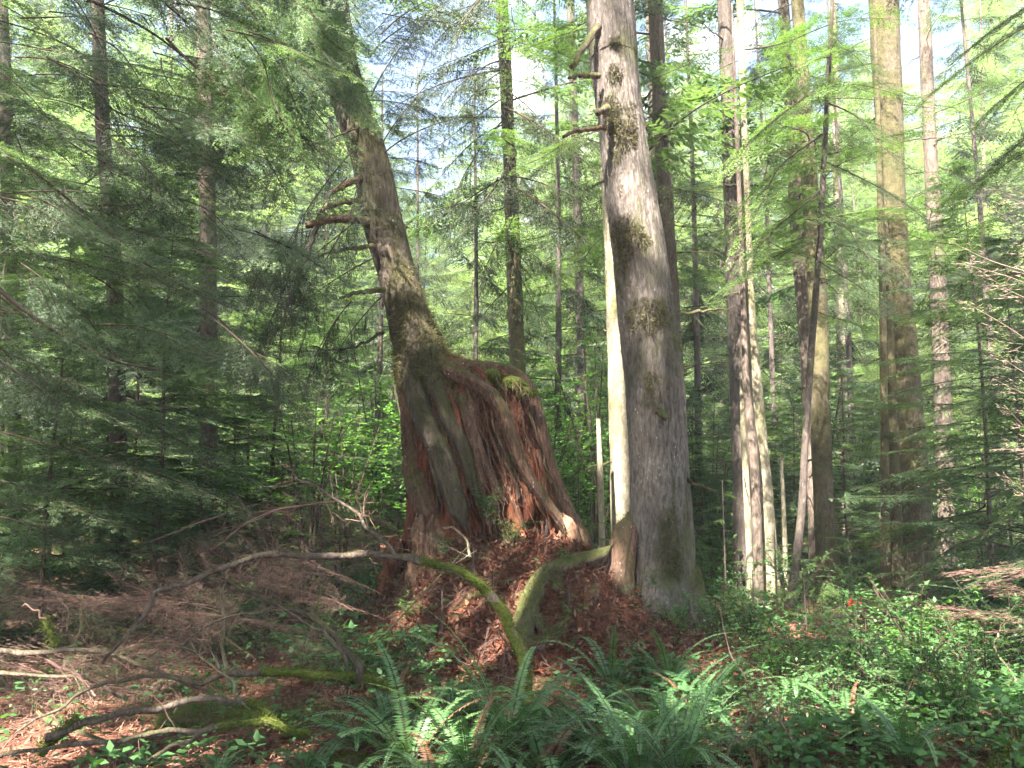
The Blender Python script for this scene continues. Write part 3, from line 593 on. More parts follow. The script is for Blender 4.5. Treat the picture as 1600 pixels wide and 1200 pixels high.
T('a', [(600, 797, 822), (450, 792, 817), (300, 787, 809), (150, 781, 802), (0, 774, 794)], 16.5, M['bark_olive'], 'slim mossy trunk rising straight behind the top of the red stump', 21, low=16, lowz=(5.5, 12), lowkeys=('hem0', 'hem2', 'heml1', 'lo1', 'spr1'), lsc=(.8, 1.5), stubs=10, stz=(5, 12), crown=(12, 20, 8))
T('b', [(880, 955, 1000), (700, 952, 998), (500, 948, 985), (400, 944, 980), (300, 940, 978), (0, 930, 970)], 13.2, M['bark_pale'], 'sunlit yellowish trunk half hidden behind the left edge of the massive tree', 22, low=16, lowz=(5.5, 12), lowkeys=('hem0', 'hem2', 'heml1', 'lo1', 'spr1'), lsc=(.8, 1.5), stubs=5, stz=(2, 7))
T('c', [(880, 1052, 1086), (600, 1042, 1070), (400, 1032, 1057), (200, 1021, 1044), (0, 1012, 1036)], 14.6, M['bark_brown'], 'reddish brown trunk just right of the massive grey tree', 23, low=16, lowz=(5.5, 12), lowkeys=('hem0', 'hem2', 'heml1', 'lo1', 'spr1'), lsc=(.8, 1.5), stubs=12, stz=(3, 11))
T('c2', [(700, 1026, 1046), (300, 1018, 1034), (0, 1008, 1024)], 19, M['bark_brown'], 'thin brown trunk hugging the reddish trunk beside the massive tree', 24, low=16, lowz=(5.5, 12), lowkeys=('hem0', 'hem2', 'heml1', 'lo1', 'spr1'), lsc=(.8, 1.5), stubs=5, stz=(6, 13))
T('d', [(900, 1146, 1180), (700, 1143, 1172), (500, 1136, 1166), (350, 1132, 1160), (200, 1128, 1152), (0, 1120, 1142)], 13.8, M['bark_dark'], 'dark trunk with many dead limbs touching the sunlit white trunk', 25, stubs=22, stz=(2, 10), low=5, lowz=(5, 9))
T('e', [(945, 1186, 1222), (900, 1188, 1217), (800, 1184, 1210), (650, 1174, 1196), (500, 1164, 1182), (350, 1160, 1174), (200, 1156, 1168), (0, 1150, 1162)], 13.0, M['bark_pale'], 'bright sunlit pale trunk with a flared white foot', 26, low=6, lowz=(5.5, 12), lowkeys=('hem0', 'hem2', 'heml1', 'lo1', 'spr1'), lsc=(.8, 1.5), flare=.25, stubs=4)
T('e2', [(955, 1180, 1195), (850, 1176, 1192), (750, 1172, 1188), (690, 1166, 1184), (600, 1160, 1172), (480, 1157, 1166)], 12.7, M['bark_brown'], 'slender brown stem standing in front of the sunlit white trunk', 27, n=16, flare=.1, up=5, crown=None, lump=.1)
T('e3', [(945, 1166, 1180), (850, 1164, 1176), (760, 1160, 1172), (700, 1158, 1168)], 13.3, M['bark_pale'], 'short pale stem with a jagged side between dark and white trunks', 28, n=14, up=1.2, crown=None, flare=.2, lump=.2)
T('f', [(925, 1276, 1318), (800, 1272, 1304), (650, 1266, 1297), (500, 1264, 1294), (350, 1256, 1284), (200, 1248, 1270), (0, 1236, 1256)], 14.2, M['bark_olive'], 'lichen spotted trunk with brown foot behind the thin leaning stem', 29, low=16, lowz=(5.5, 12), lowkeys=('hem0', 'hem2', 'heml1', 'lo1', 'spr1'), lsc=(.8, 1.5), stubs=8, stz=(2, 9), flare=.35)
T('f2', [(900, 1264, 1286), (700, 1258, 1280), (500, 1246, 1272), (400, 1238, 1266), (300, 1232, 1258), (150, 1225, 1245), (0, 1215, 1232)], 15.5, M['bark_brown'], 'brown trunk close behind the left side of the lichen spotted trunk', 30, low=16, lowz=(5.5, 12), lowkeys=('hem0', 'hem2', 'heml1', 'lo1', 'spr1'), lsc=(.8, 1.5), stubs=10, stz=(3, 10))
T('g', [(915, 1232, 1246), (800, 1246, 1259), (700, 1252, 1263), (550, 1262, 1273), (400, 1274, 1284), (250, 1283, 1292), (110, 1291, 1299)], 11.6, M['bark_dark'], 'thin dark stem leaning right across the paler trunks', 31, name='young_hemlock', n=12, flare=.1, up=2.2, crown=None, low=16, lowz=(4.0, 8.2), lowkeys=('heml0', 'heml1', 'heml2', 'hem0'), lsc=(.4, .75), stubs=6, stz=(2, 6))
T('h', [(940, 1415, 1470), (850, 1406, 1458), (750, 1402, 1450), (600, 1392, 1438), (450, 1382, 1424), (300, 1374, 1414), (150, 1366, 1408), (0, 1358, 1402)], 14.0, M['bark_olive'], 'stout straight mossy trunk on the right with a brown flared foot', 32, low=6, lowz=(5.5, 12), lowkeys=('hem0', 'hem2', 'heml1', 'lo1', 'spr1'), lsc=(.8, 1.5), n=60, stubs=8, stz=(3, 10), flare=.5)
T('i', [(890, 1468, 1494), (700, 1462, 1488), (500, 1455, 1481), (300, 1446, 1468), (150, 1440, 1460), (0, 1434, 1452)], 17.5, M['bark_brown'], 'slim brown trunk right of the stout mossy trunk', 33, low=6, lowz=(5.5, 12), lowkeys=('hem0', 'hem2', 'heml1', 'lo1', 'spr1'), lsc=(.8, 1.5), stubs=14, stz=(3, 12))
T('j', [(940, 1376, 1392), (800, 1376, 1391), (600, 1375, 1387), (480, 1374, 1385), (300, 1370, 1380)], 13.6, M['bark_olive'], 'narrow straight mossy stem, left one of the close pair beside the stout trunk', 34, n=14, up=3, crown=None, flare=.15)
T('j2', [(938, 1392, 1414), (800, 1391, 1409), (650, 1388, 1403), (540, 1384, 1398)], 13.8, M['bark_olive'], 'narrow mossy stem squeezed against the stout trunk', 35, n=14, up=3, crown=None, flare=.15)
T('k', [(700, 313, 340), (550, 312, 340), (400, 311, 338), (200, 310, 335), (0, 305, 328)], 15, M['bark_brown'], 'reddish brown trunk showing through the foliage left of the leaning tree', 36, stubs=14, stz=(2, 10), low=26, lowz=(2.5, 10), lowkeys=('spr0', 'spr1', 'hem1'), lsc=(.7, 1.4))
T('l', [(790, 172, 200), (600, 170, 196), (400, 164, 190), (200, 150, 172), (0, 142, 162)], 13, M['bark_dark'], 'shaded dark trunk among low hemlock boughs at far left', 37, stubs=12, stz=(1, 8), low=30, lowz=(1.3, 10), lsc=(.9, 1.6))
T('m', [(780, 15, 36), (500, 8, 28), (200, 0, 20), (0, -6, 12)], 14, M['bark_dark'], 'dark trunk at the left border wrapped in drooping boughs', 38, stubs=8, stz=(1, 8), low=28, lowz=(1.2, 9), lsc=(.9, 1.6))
T('p', [(850, 1316, 1330), (500, 1306, 1320), (100, 1298, 1310)], 24, M['bark_pale'], 'distant pale trunk in the gap left of the stout mossy trunk', 41, low=16, lowz=(5.5, 12), lowkeys=('hem0', 'hem2', 'heml1', 'lo1', 'spr1'), lsc=(.8, 1.5))
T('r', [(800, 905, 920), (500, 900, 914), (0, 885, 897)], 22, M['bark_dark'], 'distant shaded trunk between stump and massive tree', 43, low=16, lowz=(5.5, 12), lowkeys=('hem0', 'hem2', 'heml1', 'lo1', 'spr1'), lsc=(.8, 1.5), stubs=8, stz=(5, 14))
ta, taa = TR['a']
for i in range(16):
    x0 = rnd.uniform(778, 790); y0 = rnd.uniform(-60, 330); sgn = -1 if i % 4 else 1
    branch_to(ta, rnd.choice(['spr0', 'spr1', 'spr2', 'los1']), bpx(x0, y0, 16.2), bpx(x0 + sgn * rnd.uniform(90, 200), y0 + rnd.uniform(20, 150), rnd.uniform(13.5, 16)), rnd.uniform(-.4, .5))
for (x0, y0, x1, y1, Y1, k, ro) in [(796, 250, 700, 420, 14.5, 'spr0', .2), (792, 180, 690, 330, 15, 'spr1', 0), (788, 110, 660, 210, 15, 'spr2', .2), (786, 60, 680, 130, 15.4, 'spr0', .1), (784, 0, 670, 60, 15.5, 'spr1', 0), (797, 330, 720, 480, 15, 'spr2', .2), (790, 140, 880, 250, 15, 'spr0', 0), (795, 260, 890, 370, 15, 'spr1', .2), (786, 40, 890, 130, 15.5, 'spr2', 0), (800, 380, 900, 470, 15, 'spr0', .1), (803, 440, 700, 560, 15.5, 'spr1', .1), (784, -40, 860, 40, 16, 'los0', 0), (802, 400, 880, 560, 15.6, 'hem0', 0)]:
    branch_to(ta, k, bpx(x0, y0, 16.4), bpx(x1, y1, Y1), ro)
# pale broken poles
def pole(rows, Y, mat, label, seed):
    r = px_trunk(rows, Y); g = gz(r[0][0], r[0][1]); root_loc = Vector((r[0][0], r[0][1], g)); r = np.vstack([[r[0][0], r[0][1], g - .15, r[0][3]], r]) if r[0][2] > g else r
    a = spline(r, 40); mb = MB(); tube(mb, a[:, :3], a[:, 3], 10, 0, bark_disp(seed, .08, 5, 0, lump=.2)); rq = np.random.default_rng(seed)
    for k in range(5):
        b0 = a[-2, :3] + rq.normal(0, .45, 3) * a[-1, 3] * [1, 1, 0]; c = np.linspace(b0, b0 + [rq.normal(0, .01), rq.normal(0, .01), rq.uniform(.03, .12)], 4); tube(mb, c, a[-1, 3] * np.array([.4, .3, .2, .05]), 5, 0)
    o = build(mb, 'broken_pole', [mat], None, root_loc); tag(o, label, 'dead pole'); return o
pole([(865, 935, 946), (760, 933, 943), (655, 931, 938)], 12.5, M['bark_pale'], 'thin snapped pale pole standing between the stump and the massive tree', 51)
pole([(925, 1225, 1233), (800, 1221, 1228), (712, 1218, 1224)], 12.6, M['bark_pale'], 'thin pale broken pole right of the bright white trunk', 52)
pole([(862, 850, 860), (845, 850, 858), (822, 851, 857)], 10.6, M['bark_dark'], 'short dark stick upright on the mound below the stump', 53)
pole([(1120, 1465, 1492), (1090, 1466, 1491), (1062, 1468, 1489)], 7.0, M['bark_brown'], 'small weathered broken stub topped with orange chips near the right corner', 54)
pole([(1130, 1378, 1392), (1060, 1380, 1390), (1000, 1376, 1383)], 7.6, M['bark_brown'], 'thin reddish snag rising from the low shrubs', 55)
# ---------------------------------------------------------------- crowns shared by the far trees
def crown_mesh(name, H, Rr, n, seed, keys, mats, z0=0.0, pw=.75, s0=1.0):
    rg = np.random.default_rng(seed); mb = MB()
    arr = [BO[k][2].arrays() for k in keys]; Ls = [BO[k][1] for k in keys]
    for i in range(n):
        u = (i + rg.uniform(0, 1)) / n; z = z0 + (H - z0) * u; rad = Rr * (1.03 - u) ** pw * rg.uniform(.65, 1.1); k = rg.integers(len(keys)); s = rad / Ls[k]
        Rm = np.array(Euler((rg.normal(0, .2), -rg.uniform(-.35, .15) + -.5 * u * u, rg.uniform(0, 2 * PI)), 'XYZ').to_matrix())
        v, q, m, sm = arr[k]; mb.add((v * [s, max(s, .35), max(s, .35)]) @ Rm.T + [0, 0, z], q, 0, False); mb.M[-1] = m
    return mb.mesh(name, mats)
farc = [crown_mesh('crown', 12, 3.0, 190, 100 + i, ['far0', 'far1', 'far2'], [M['twig'], M['leaf_far_lit']]) for i in range(3)]
sapc = [crown_mesh('crown', 5.5, 1.8, 95, 110 + i, ['lo0', 'lo1', 'lo2'], [M['twig'], M['leaf_hem']], z0=.3, pw=.6) for i in range(3)]
tmesh = []
for i in range(3):
    mb = MB(); zz = np.linspace(-.3, 12, 40); tube(mb, np.stack([.06 * np.sin(zz * .7 + i), .06 * np.cos(zz * .5 + i * 2), zz], 1), .065 * (1 - zz / 12.6).clip(.03, 1) ** .8, 12, 0, bark_disp(60 + i, .1, 6, 0)); tmesh.append(mb.mesh('trunk', [M['bark_moss' if i else 'bark_brown']]))
ft = 0
def far_tree(x, y, H, kind, clear=0.0, w=1.0):
    global ft; ft += 1; g = gz(x, y); i = rnd.randrange(3)
    root = empty('far_conifer' if kind == 'far' else 'hemlock_sapling', (x, y, g)); s = H / 12 if kind == 'far' else H / 5.5; a = rnd.uniform(0, 6.28)
    inst('trunk', tmesh[i], root, (0, 0, 0), (0, 0, a), (H / 12 * .9 * w + .05, H / 12 * .9 * w + .05, H / 12))
    cz = clear * H; inst('crown', (farc if kind == 'far' else sapc)[i], root, (0, 0, cz), (rnd.uniform(-.04, .04), rnd.uniform(-.04, .04), a), (s * w, s * w, (H - cz) / (12 if kind == 'far' else 5.5)))
    return root
rng = np.random.default_rng(77)
GAPX = [(575, 775)]
def ingap(px): return any(a < px < b for a, b in GAPX)
k = 0
for row, (Y, n) in enumerate([(19, 8), (23, 11), (28, 16), (35, 24), (43, 30), (54, 32), (70, 34)]):
    for i in range(n):
        px = -160 + 1920 * (i + rng.uniform(.1, .9)) / n; YY = Y + rng.uniform(-1.8, 1.8) * (1 + row * .3); p = P(px, 600, YY)
        if ingap(px) and Y < 50: H = (math.tan(R(8 + math.degrees(math.atan((600 - 270) / F)))) * YY + 1) * rng.uniform(.72, 1)
        elif 800 < px < 1520: H = (math.tan(R(8 + math.degrees(math.atan((600 - rng.uniform(60, 330)) / F)))) * YY + 1.2)
        else: H = rng.uniform(19, 32)
        if Y < 22: H = rng.uniform(3.5, 6)
        elif Y < 26: H = rng.uniform(4, 8)
        elif Y < 32: H = rng.uniform(6, 11)
        if Y > 50 and ingap(px): H = min(H, 8 + .3 * YY * .9)
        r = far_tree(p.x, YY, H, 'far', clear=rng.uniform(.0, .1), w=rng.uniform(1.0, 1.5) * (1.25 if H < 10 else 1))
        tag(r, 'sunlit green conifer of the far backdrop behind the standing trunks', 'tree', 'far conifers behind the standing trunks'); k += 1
for px, Y, H, lb in [(640, 25, 15, 'thin crowned dark spruce seen against the sky just right of the leaning trunk'), (735, 21, 13, 'dark spruce with drooping boughs behind the slim mossy trunk'), (870, 20, 17, 'dark spruce filling the gap between slim trunk and massive tree'), (905, 27, 20, 'taller blue green spruce left of the massive tree'), (1095, 20, 18, 'dark spruce just right of the massive tree'), (1215, 24, 18, 'dark spruce between the white trunk and the lichen spotted trunk'), (1340, 22, 17, 'dark spruce behind the gap left of the stout trunk'), (1570, 19, 16, 'dark spruce behind the right border'), (1060, 26, 20, 'far dark spruce peeking round the reddish trunk'), (580, 20, 12, 'dark spruce behind the foot of the leaning tree')]:
    p = G(px, Y); root = empty('spruce_tree', p); tag(root, lb, 'tree')
    _, a = trunk(root, [[p.x, p.y, p.z, .11], [p.x + .1, p.y, p.z + H * .5, .06], [p.x, p.y, p.z + H, .02]], M['bark_dark'], int(px), n=12, K=50, up=0)
    for i in range(80):
        z = 1.5 + (H - 2) * (i + rnd.random()) / 80; j = int(np.argmin(np.abs(a[:, 2] - p.z - z))); add_branch(root, rnd.choice(['los0', 'los1', 'los2', 'spr1']), a[j, :3], rnd.uniform(0, 6.28), rnd.uniform(-.3, .15), rnd.uniform(-.3, .3), (1.2 - z / H) * rnd.uniform(.7, 1.2))
SAP = [(-40, 10), (60, 9.6), (235, 11.5), (90, 12.8), (-20, 13.5), (420, 15), (300, 16.5), (150, 15.5), (190, 12.6), (380, 19), (500, 19),
       (900, 16.5), (1010, 17), (1100, 15.8), (1160, 17.5), (1250, 17.2), (1330, 16.6), (1380, 19), (1560, 12.2), (1620, 10.5), (1590, 14.8), (860, 19), (620, 20)]
for i, (px, Y) in enumerate(SAP):
    p = G(px, Y); H = rnd.uniform(4, 7.5) if Y > 11 else rnd.uniform(3.8, 5.4)
    if 850 < px < 1400: H *= .6
    r = far_tree(p.x, p.y, H, 'sap', w=rnd.uniform(1.0, 1.4))
    side = 'shaded left thicket' if px < 600 else ('gap behind the massive tree' if px < 1400 else 'green thicket at the right')
    tag(r, 'feathery young hemlock with boughs to the ground in the ' + side, 'young hemlock', 'young hemlocks in the ' + side)
#SECTION_NEAR
# ---------------------------------------------------------------- near boughs entering from the sides and above
nl = empty('overhanging_hemlock', G(-420, 8.2)); tag(nl, 'hemlock beyond the left border whose sunlit boughs hang over the upper left', 'tree')
g0 = np.array(nl.location); _, nla = trunk(nl, [[g0[0], g0[1], g0[2], .26], [g0[0] + .1, g0[1], 4, .22], [g0[0], g0[1], 9, .18]], M['bark_dark'], 71, n=24, K=60, up=6)
tip = lambda px, py, Y: bpx(px, py, Y)
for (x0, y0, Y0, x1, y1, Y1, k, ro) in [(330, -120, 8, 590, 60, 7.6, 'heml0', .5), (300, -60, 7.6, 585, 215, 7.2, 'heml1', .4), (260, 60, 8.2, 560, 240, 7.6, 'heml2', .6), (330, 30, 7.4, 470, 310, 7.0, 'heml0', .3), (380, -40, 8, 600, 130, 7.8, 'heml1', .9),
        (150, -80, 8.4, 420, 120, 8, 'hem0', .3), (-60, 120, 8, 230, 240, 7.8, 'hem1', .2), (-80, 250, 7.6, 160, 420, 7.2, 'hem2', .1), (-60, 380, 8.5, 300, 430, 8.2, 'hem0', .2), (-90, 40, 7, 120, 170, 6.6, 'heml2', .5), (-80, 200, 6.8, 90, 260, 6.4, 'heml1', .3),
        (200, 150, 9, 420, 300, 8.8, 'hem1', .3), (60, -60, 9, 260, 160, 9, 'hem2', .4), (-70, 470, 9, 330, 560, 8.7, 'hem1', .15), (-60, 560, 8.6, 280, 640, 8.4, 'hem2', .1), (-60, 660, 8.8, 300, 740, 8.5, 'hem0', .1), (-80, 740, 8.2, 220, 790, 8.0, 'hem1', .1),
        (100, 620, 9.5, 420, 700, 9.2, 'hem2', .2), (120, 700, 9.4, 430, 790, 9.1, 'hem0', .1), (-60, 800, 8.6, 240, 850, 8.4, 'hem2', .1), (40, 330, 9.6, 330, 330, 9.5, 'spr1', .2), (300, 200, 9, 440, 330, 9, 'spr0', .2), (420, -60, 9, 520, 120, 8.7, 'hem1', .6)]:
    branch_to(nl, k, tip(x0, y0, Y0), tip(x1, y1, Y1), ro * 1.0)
for i in range(30):
    x0 = rnd.uniform(250, 520); y0 = rnd.uniform(-160, 120); l = rnd.uniform(120, 220); A = R(rnd.uniform(15, 70)); Y = rnd.uniform(6.6, 8.6)
    branch_to(nl, rnd.choice(['heml0', 'heml1', 'heml2', 'heml0', 'hem1']), tip(x0, y0, Y), tip(min(600, x0 + l * math.cos(A) * 1.2), y0 + l * math.sin(A), Y - .3), rnd.uniform(.3, 1.0))
for i in range(92):
    x0 = rnd.uniform(-100, 400); y0 = rnd.uniform(-150, 560); l = rnd.uniform(120, 220); A = R(rnd.uniform(0, 55)); Y = rnd.uniform(7, 10)
    branch_to(nl, rnd.choice(['hem0', 'hem1', 'hem2', 'hem1', 'spr1', 'spr0']), tip(x0, y0, Y), tip(x0 + l * math.cos(A) * 1.2, y0 + l * math.sin(A), Y - .3), rnd.uniform(.2, 1.0))
for (x0, y0, x1, y1, Y, k) in [(272, 50, 345, 165, 7.2, 'deadp0'), (380, 60, 440, 190, 7.4, 'deadp1'), (420, 180, 450, 270, 7.2, 'deadp2'), (250, -30, 300, 110, 7.3, 'deadp2'), (100, 290, 118, 350, 7.6, 'deadp0'), (340, 200, 400, 230, 7.5, 'deadp1')]:
    branch_to(nl, k, tip(x0, y0, Y), tip(x1, y1, Y - .2), .2, name='dead_branch')
for (pts, r0) in [([(-40, 420, 7), (60, 500, 7.2), (170, 560, 7.6), (260, 580, 8)], .022), ([(-30, 200, 7), (80, 290, 7.4), (180, 370, 8)], .02), ([(100, -20, 8), (250, 60, 8.2), (400, 190, 8.5)], .018)]:
    c = spline([bpx(*p) for p in pts], 20); mb = MB(); tube(mb, c, np.linspace(r0, r0 * .4, 20), 7); build(mb, 'bare_limb', [M['bark_dark']], nl, nl.location)
nr = empty('bordering_hemlock', G(2150, 7.5)); tag(nr, 'hemlock beyond the right border reaching in with soft green boughs and dead twigs', 'tree')
g0 = np.array(nr.location); trunk(nr, [[g0[0], g0[1], g0[2], .22], [g0[0], g0[1], 4, .19], [g0[0], g0[1], 9, .15]], M['bark_dark'], 72, n=24, K=60, up=6)
for (x0, y0, Y0, x1, y1, Y1, k, ro) in [(1700, -40, 7.5, 1480, 70, 7.2, 'hem0', 0), (1700, 60, 6.5, 1510, 180, 6.3, 'heml0', .2), (1720, 150, 7, 1500, 250, 6.6, 'hem1', .3), (1700, 200, 8, 1440, 300, 8, 'heml1', .2), (1720, 300, 8, 1480, 420, 7.8, 'hem2', .2),
        (1700, 420, 9, 1500, 500, 9, 'hem0', .1), (1700, 520, 9.5, 1500, 620, 9.2, 'hem1', .1), (1680, -90, 9, 1390, 20, 9, 'spr0', 0), (1660, 20, 10, 1400, 130, 10, 'hem2', 0), (1700, 700, 7, 1520, 800, 7, 'heml2', .1), (1720, 840, 7, 1500, 900, 7, 'hem0', .1)]:
    branch_to(nr, k, tip(x0, y0, Y0), tip(x1, y1, Y1), ro)
for (x0, y0, x1, y1, Y, k) in [(1680, 420, 1540, 335, 5, 'deadp0'), (1700, 460, 1480, 400, 5.2, 'deadp1'), (1690, 520, 1520, 440, 5, 'deadp2'), (1700, 600, 1500, 490, 5.4, 'deadp0'), (1700, 640, 1540, 560, 5, 'deadp1'), (1700, 760, 1560, 650, 5, 'deadp2'), (1720, 900, 1480, 880, 6, 'dead0'), (1700, 960, 1540, 900, 6.2, 'dead1'), (1720, 860, 1560, 760, 5.4, 'deadp2'), (1700, 1000, 1450, 930, 6.4, 'dead2'), (1680, 330, 1560, 300, 5.2, 'deadp1'), (1700, 700, 1560, 720, 5.2, 'deadp0'), (1690, 360, 1545, 310, 4.9, 'deadp2'), (1680, 470, 1500, 430, 5, 'deadp0'), (1700, 650, 1550, 610, 5, 'deadp1'), (1690, 800, 1570, 700, 5, 'deadp0')]:
    branch_to(nr, k, tip(x0, y0, Y), tip(x1, y1, Y - .2), .2, name='dead_branch')
# soft boughs of the young hemlock that veil the right hand trunks
yh, yha = TR['g']
for (x0, y0, Y0, x1, y1, Y1, k, ro) in [(1292, 130, 11.5, 1130, 240, 9.4, 'heml0', .2), (1290, 160, 11.5, 1450, 250, 10, 'heml1', .1), (1285, 210, 11.5, 1110, 330, 9.6, 'heml2', .3), (1283, 250, 11.5, 1470, 330, 10.2, 'hem0', .1), (1280, 300, 11.5, 1140, 400, 10, 'heml1', .2), (1275, 330, 11.5, 1420, 420, 10, 'hem1', .2),
        (1270, 380, 11.5, 1090, 430, 10.2, 'hem2', .2), (1296, 90, 11.5, 1180, 130, 10, 'heml0', .3), (1297, 70, 11.5, 1400, 110, 10.5, 'hem2', .3), (1270, 400, 11.5, 1410, 480, 10.2, 'hem0', .2)]:
    branch_to(yh, k, bpx(x0, y0, Y0), bpx(x1, y1, Y1), ro)
# small lit hemlock seedlings near the white trunk
def seedling(px, Y, H, label, keys=('heml0', 'heml1', 'heml2'), n=9, lean=0.0, s=.5, mat='bark_dark'):
    g = G(px, Y); root = empty('hemlock_seedling', g); tag(root, label, 'seedling')
    a = spline([[g.x, g.y, g.z - .05], [g.x + lean * .5, g.y, g.z + H * .5], [g.x + lean, g.y, g.z + H]], 20); mb = MB(); tube(mb, a, np.linspace(.018, .005, 20), 6); build(mb, 'stem', [M[mat]], root, root.location)
    for i in range(n):
        j = 3 + int(16 * i / n); add_branch(root, rnd.choice(keys), a[j], rnd.uniform(0, 6.28), rnd.uniform(-.3, .2), 0, s * H * (1.1 - j / 22) * rnd.uniform(.7, 1.1) * .5)
    return root
seedling(1135, 12.2, 1.7, 'sunlit drooping hemlock seedling left of the white trunk', s=.7)
seedling(1215, 11.5, 1.1, 'low hemlock seedling at the foot of the white trunk', s=.8)
seedling(1260, 10.2, .8, 'small hemlock seedling right of the white trunk foot', s=.8)
seedling(1290, 13.2, 1.6, 'hemlock seedling beside the lichen spotted trunk', s=.6)
seedling(1180, 9.6, .8, 'hemlock seedling in front of the white trunk', s=.9)
seedling(905, 13.5, 1.8, 'hemlock seedling in the gap right of the stump', s=.6)
seedling(985 - 60, 12.4, 1.0, 'little green hemlock seedling at the foot of the snapped pale pole', s=.7)
seedling(1450, 11.2, 1.1, 'hemlock seedling below the stout mossy trunk', s=.8)
seedling(420, 11.5, 1.3, 'shaded hemlock seedling left of the stump', s=.8)
seedling(340, 10.4, 1.2, 'shaded hemlock seedling deep at the left', s=.8)
seedling(770, 11.2, .3, 'tiny hemlock seedling rooted in the moss on the stump top', s=1.5, n=6)
seedling(770, 9.6, 0.35, 'small green hemlock seedling on the mound beside the bowed stem', s=1.4, n=7)
seedling(890, 9.3, 0.25, 'small green hemlock seedling inside the loop of the curled root', s=1.4, n=7)
seedling(740, 9.9, 0.4, 'small green hemlock seedling on the upper mound below the huckleberry', s=1.4, n=7)
seedling(690, 9.2, 0.5, 'small green hemlock seedling at the left flank of the mound', s=1.4, n=7)
seedling(930, 9.4, 0.3, 'small green hemlock seedling on the mound between mossy root and massive tree', s=1.4, n=7)
seedling(650, 8.8, 0.5, 'small green hemlock seedling at the lower left edge of the mound', s=1.4, n=7)
#SECTION_UNDER
# ---------------------------------------------------------------- ferns
def fern_mesh(seed, nf=16, L=.95, up=1.0, pin=.085):
    rg = np.random.default_rng(seed); mb = MB()
    for f in range(nf):
        az = 2 * PI * (f + rg.uniform(-.3, .3)) / nf; l = L * rg.uniform(.65, 1.1); el = R(rg.uniform(38, 74)) * up; bend = rg.uniform(1.0, 2.2)
        n = int(l / .0145); s = (np.arange(n) + .5) / n; ang = el - bend * s ** 1.4
        dx = np.cos(ang) * l / n; dz = np.sin(ang) * l / n; x = np.cumsum(dx); z = np.cumsum(dz); d = np.array([math.cos(az), math.sin(az), 0]); side = np.array([-math.sin(az), math.cos(az), 0])
        tw = rg.normal(0, .25); c = x[:, None] * d + z[:, None] * [0, 0, 1] + side * (.08 * tw * s ** 2)[:, None]
        T_ = np.cos(ang)[:, None] * d + np.sin(ang)[:, None] * [0, 0, 1]; N_ = -np.sin(ang)[:, None] * d + np.cos(ang)[:, None] * [0, 0, 1]
        tube(mb, c[::4], np.linspace(.004, .0015, len(c[::4])), 4, 0, cap=False)
        br = f % 13 == 12
        m = (s > .13) & (rg.uniform(0, 1, n) > .04) & (s < (1 if rg.uniform() > .2 else .8)); pl = pin * np.clip((s - .1) * 6, 0, 1) ** .5 * (1.02 - s) ** .55 * l / L
        for sd in (1, -1):
            D = side * sd + T_ * .25 + N_ * (-.12 + tw * .3 * sd) + rg.normal(0, .07, c.shape)
            leaves(mb, c[m], D[m], N_[m] + rg.normal(0, .12, c[m].shape), pl[m] * rg.uniform(.8, 1.1, m.sum()), .0155, 2 if br else 1, .3)
    return mb
fern = [fern_mesh(200 + i, nf=13 + 2 * i, L=.85 + .07 * i).mesh('sword_fern', [M['twig'], M['leaf_fern'], M['leaf_brown']]) for i in range(5)]
fernu = [fern_mesh(210 + i, nf=9, L=1.15, up=1.15).mesh('sword_fern', [M['twig'], M['leaf_fern'], M['leaf_brown']]) for i in range(2)]
def put(me, name, px, Y, sc, label, cat, group=None, tilt=.1, dz=0):
    g = G(px, Y, dz); o = inst(name, me, None, g, (rnd.uniform(-tilt, tilt), rnd.uniform(-tilt, tilt), rnd.uniform(0, 6.28)), (sc * rnd.uniform(.85, 1.15), sc * rnd.uniform(.85, 1.15), sc * rnd.uniform(.85, 1.15))); return tag(o, label, cat, group)
FERNS = [(560, 5.9, .8, 'sword fern clump at the lower end of the mossy horizontal branch'), (640, 5.6, 1.0, 'teal sword fern left of the foot of the arching branch'), (700, 6.5, .85, 'sword fern just behind the teal clump left of the arching branch'),
    (735, 5.3, 1.0, 'dark sword fern at the bottom edge below the arching branch'), (790, 6.0, .95, 'sword fern hiding the foot of the arching branch'), (850, 5.5, 1.0, 'sword fern at the bottom with fronds spilling over its neighbours, below the big tree'), (900, 6.5, .95, 'bluish sword fern right of the arching branch foot'),
    (960, 5.7, 1.0, 'large sword fern at the bottom below the massive tree'), (1030, 6.1, .9, 'sword fern below the right side of the massive tree'), (1060, 5.3, .8, 'low dark sword fern at the bottom edge'), (480, 5.4, .6, 'small sword fern at the bottom left of centre'),
    (1240, 6.6, .75, 'sunlit sword fern in the low shrubs on the right'), (1195, 6.3, .6, 'bright small sword fern with upright fronds'), (1330, 5.7, .65, 'yellow green sword fern near the bottom right'), (1420, 5.3, .6, 'dim sword fern at the bottom right'), (340, 5.2, .45, 'little sword fern among the dead twigs'),
    (610, 6.3, .7, 'small sword fern above the teal fern at the branch end'), (880, 5.9, .8, 'sword fern squeezed between the two largest bottom clumps'), (1100, 6.2, .7, 'sword fern right of the large clumps below the fallen grey stick'), (1000, 5.3, .85, 'sword fern cut by the bottom edge below the massive tree'), (680, 5.2, .8, 'sword fern cut by the bottom edge left of the bowed stem'), (830, 6.8, .6, 'small sword fern at the very foot of the bowed stem'), (1160, 5.7, .6, 'low sword fern left of the reddish cane')]
for i, (px, Y, sc, lb) in enumerate(FERNS): put(fern[i % 5], 'sword_fern', px, Y, sc, lb, 'fern')
put(fernu[0], 'sword_fern', 955, 7.6, .95, 'tall upright sword fern leaning left in front of the massive tree', 'fern')
put(fernu[1], 'sword_fern', 1045, 7.7, .85, 'tall upright sword fern with fronds crossing the root flare', 'fern')
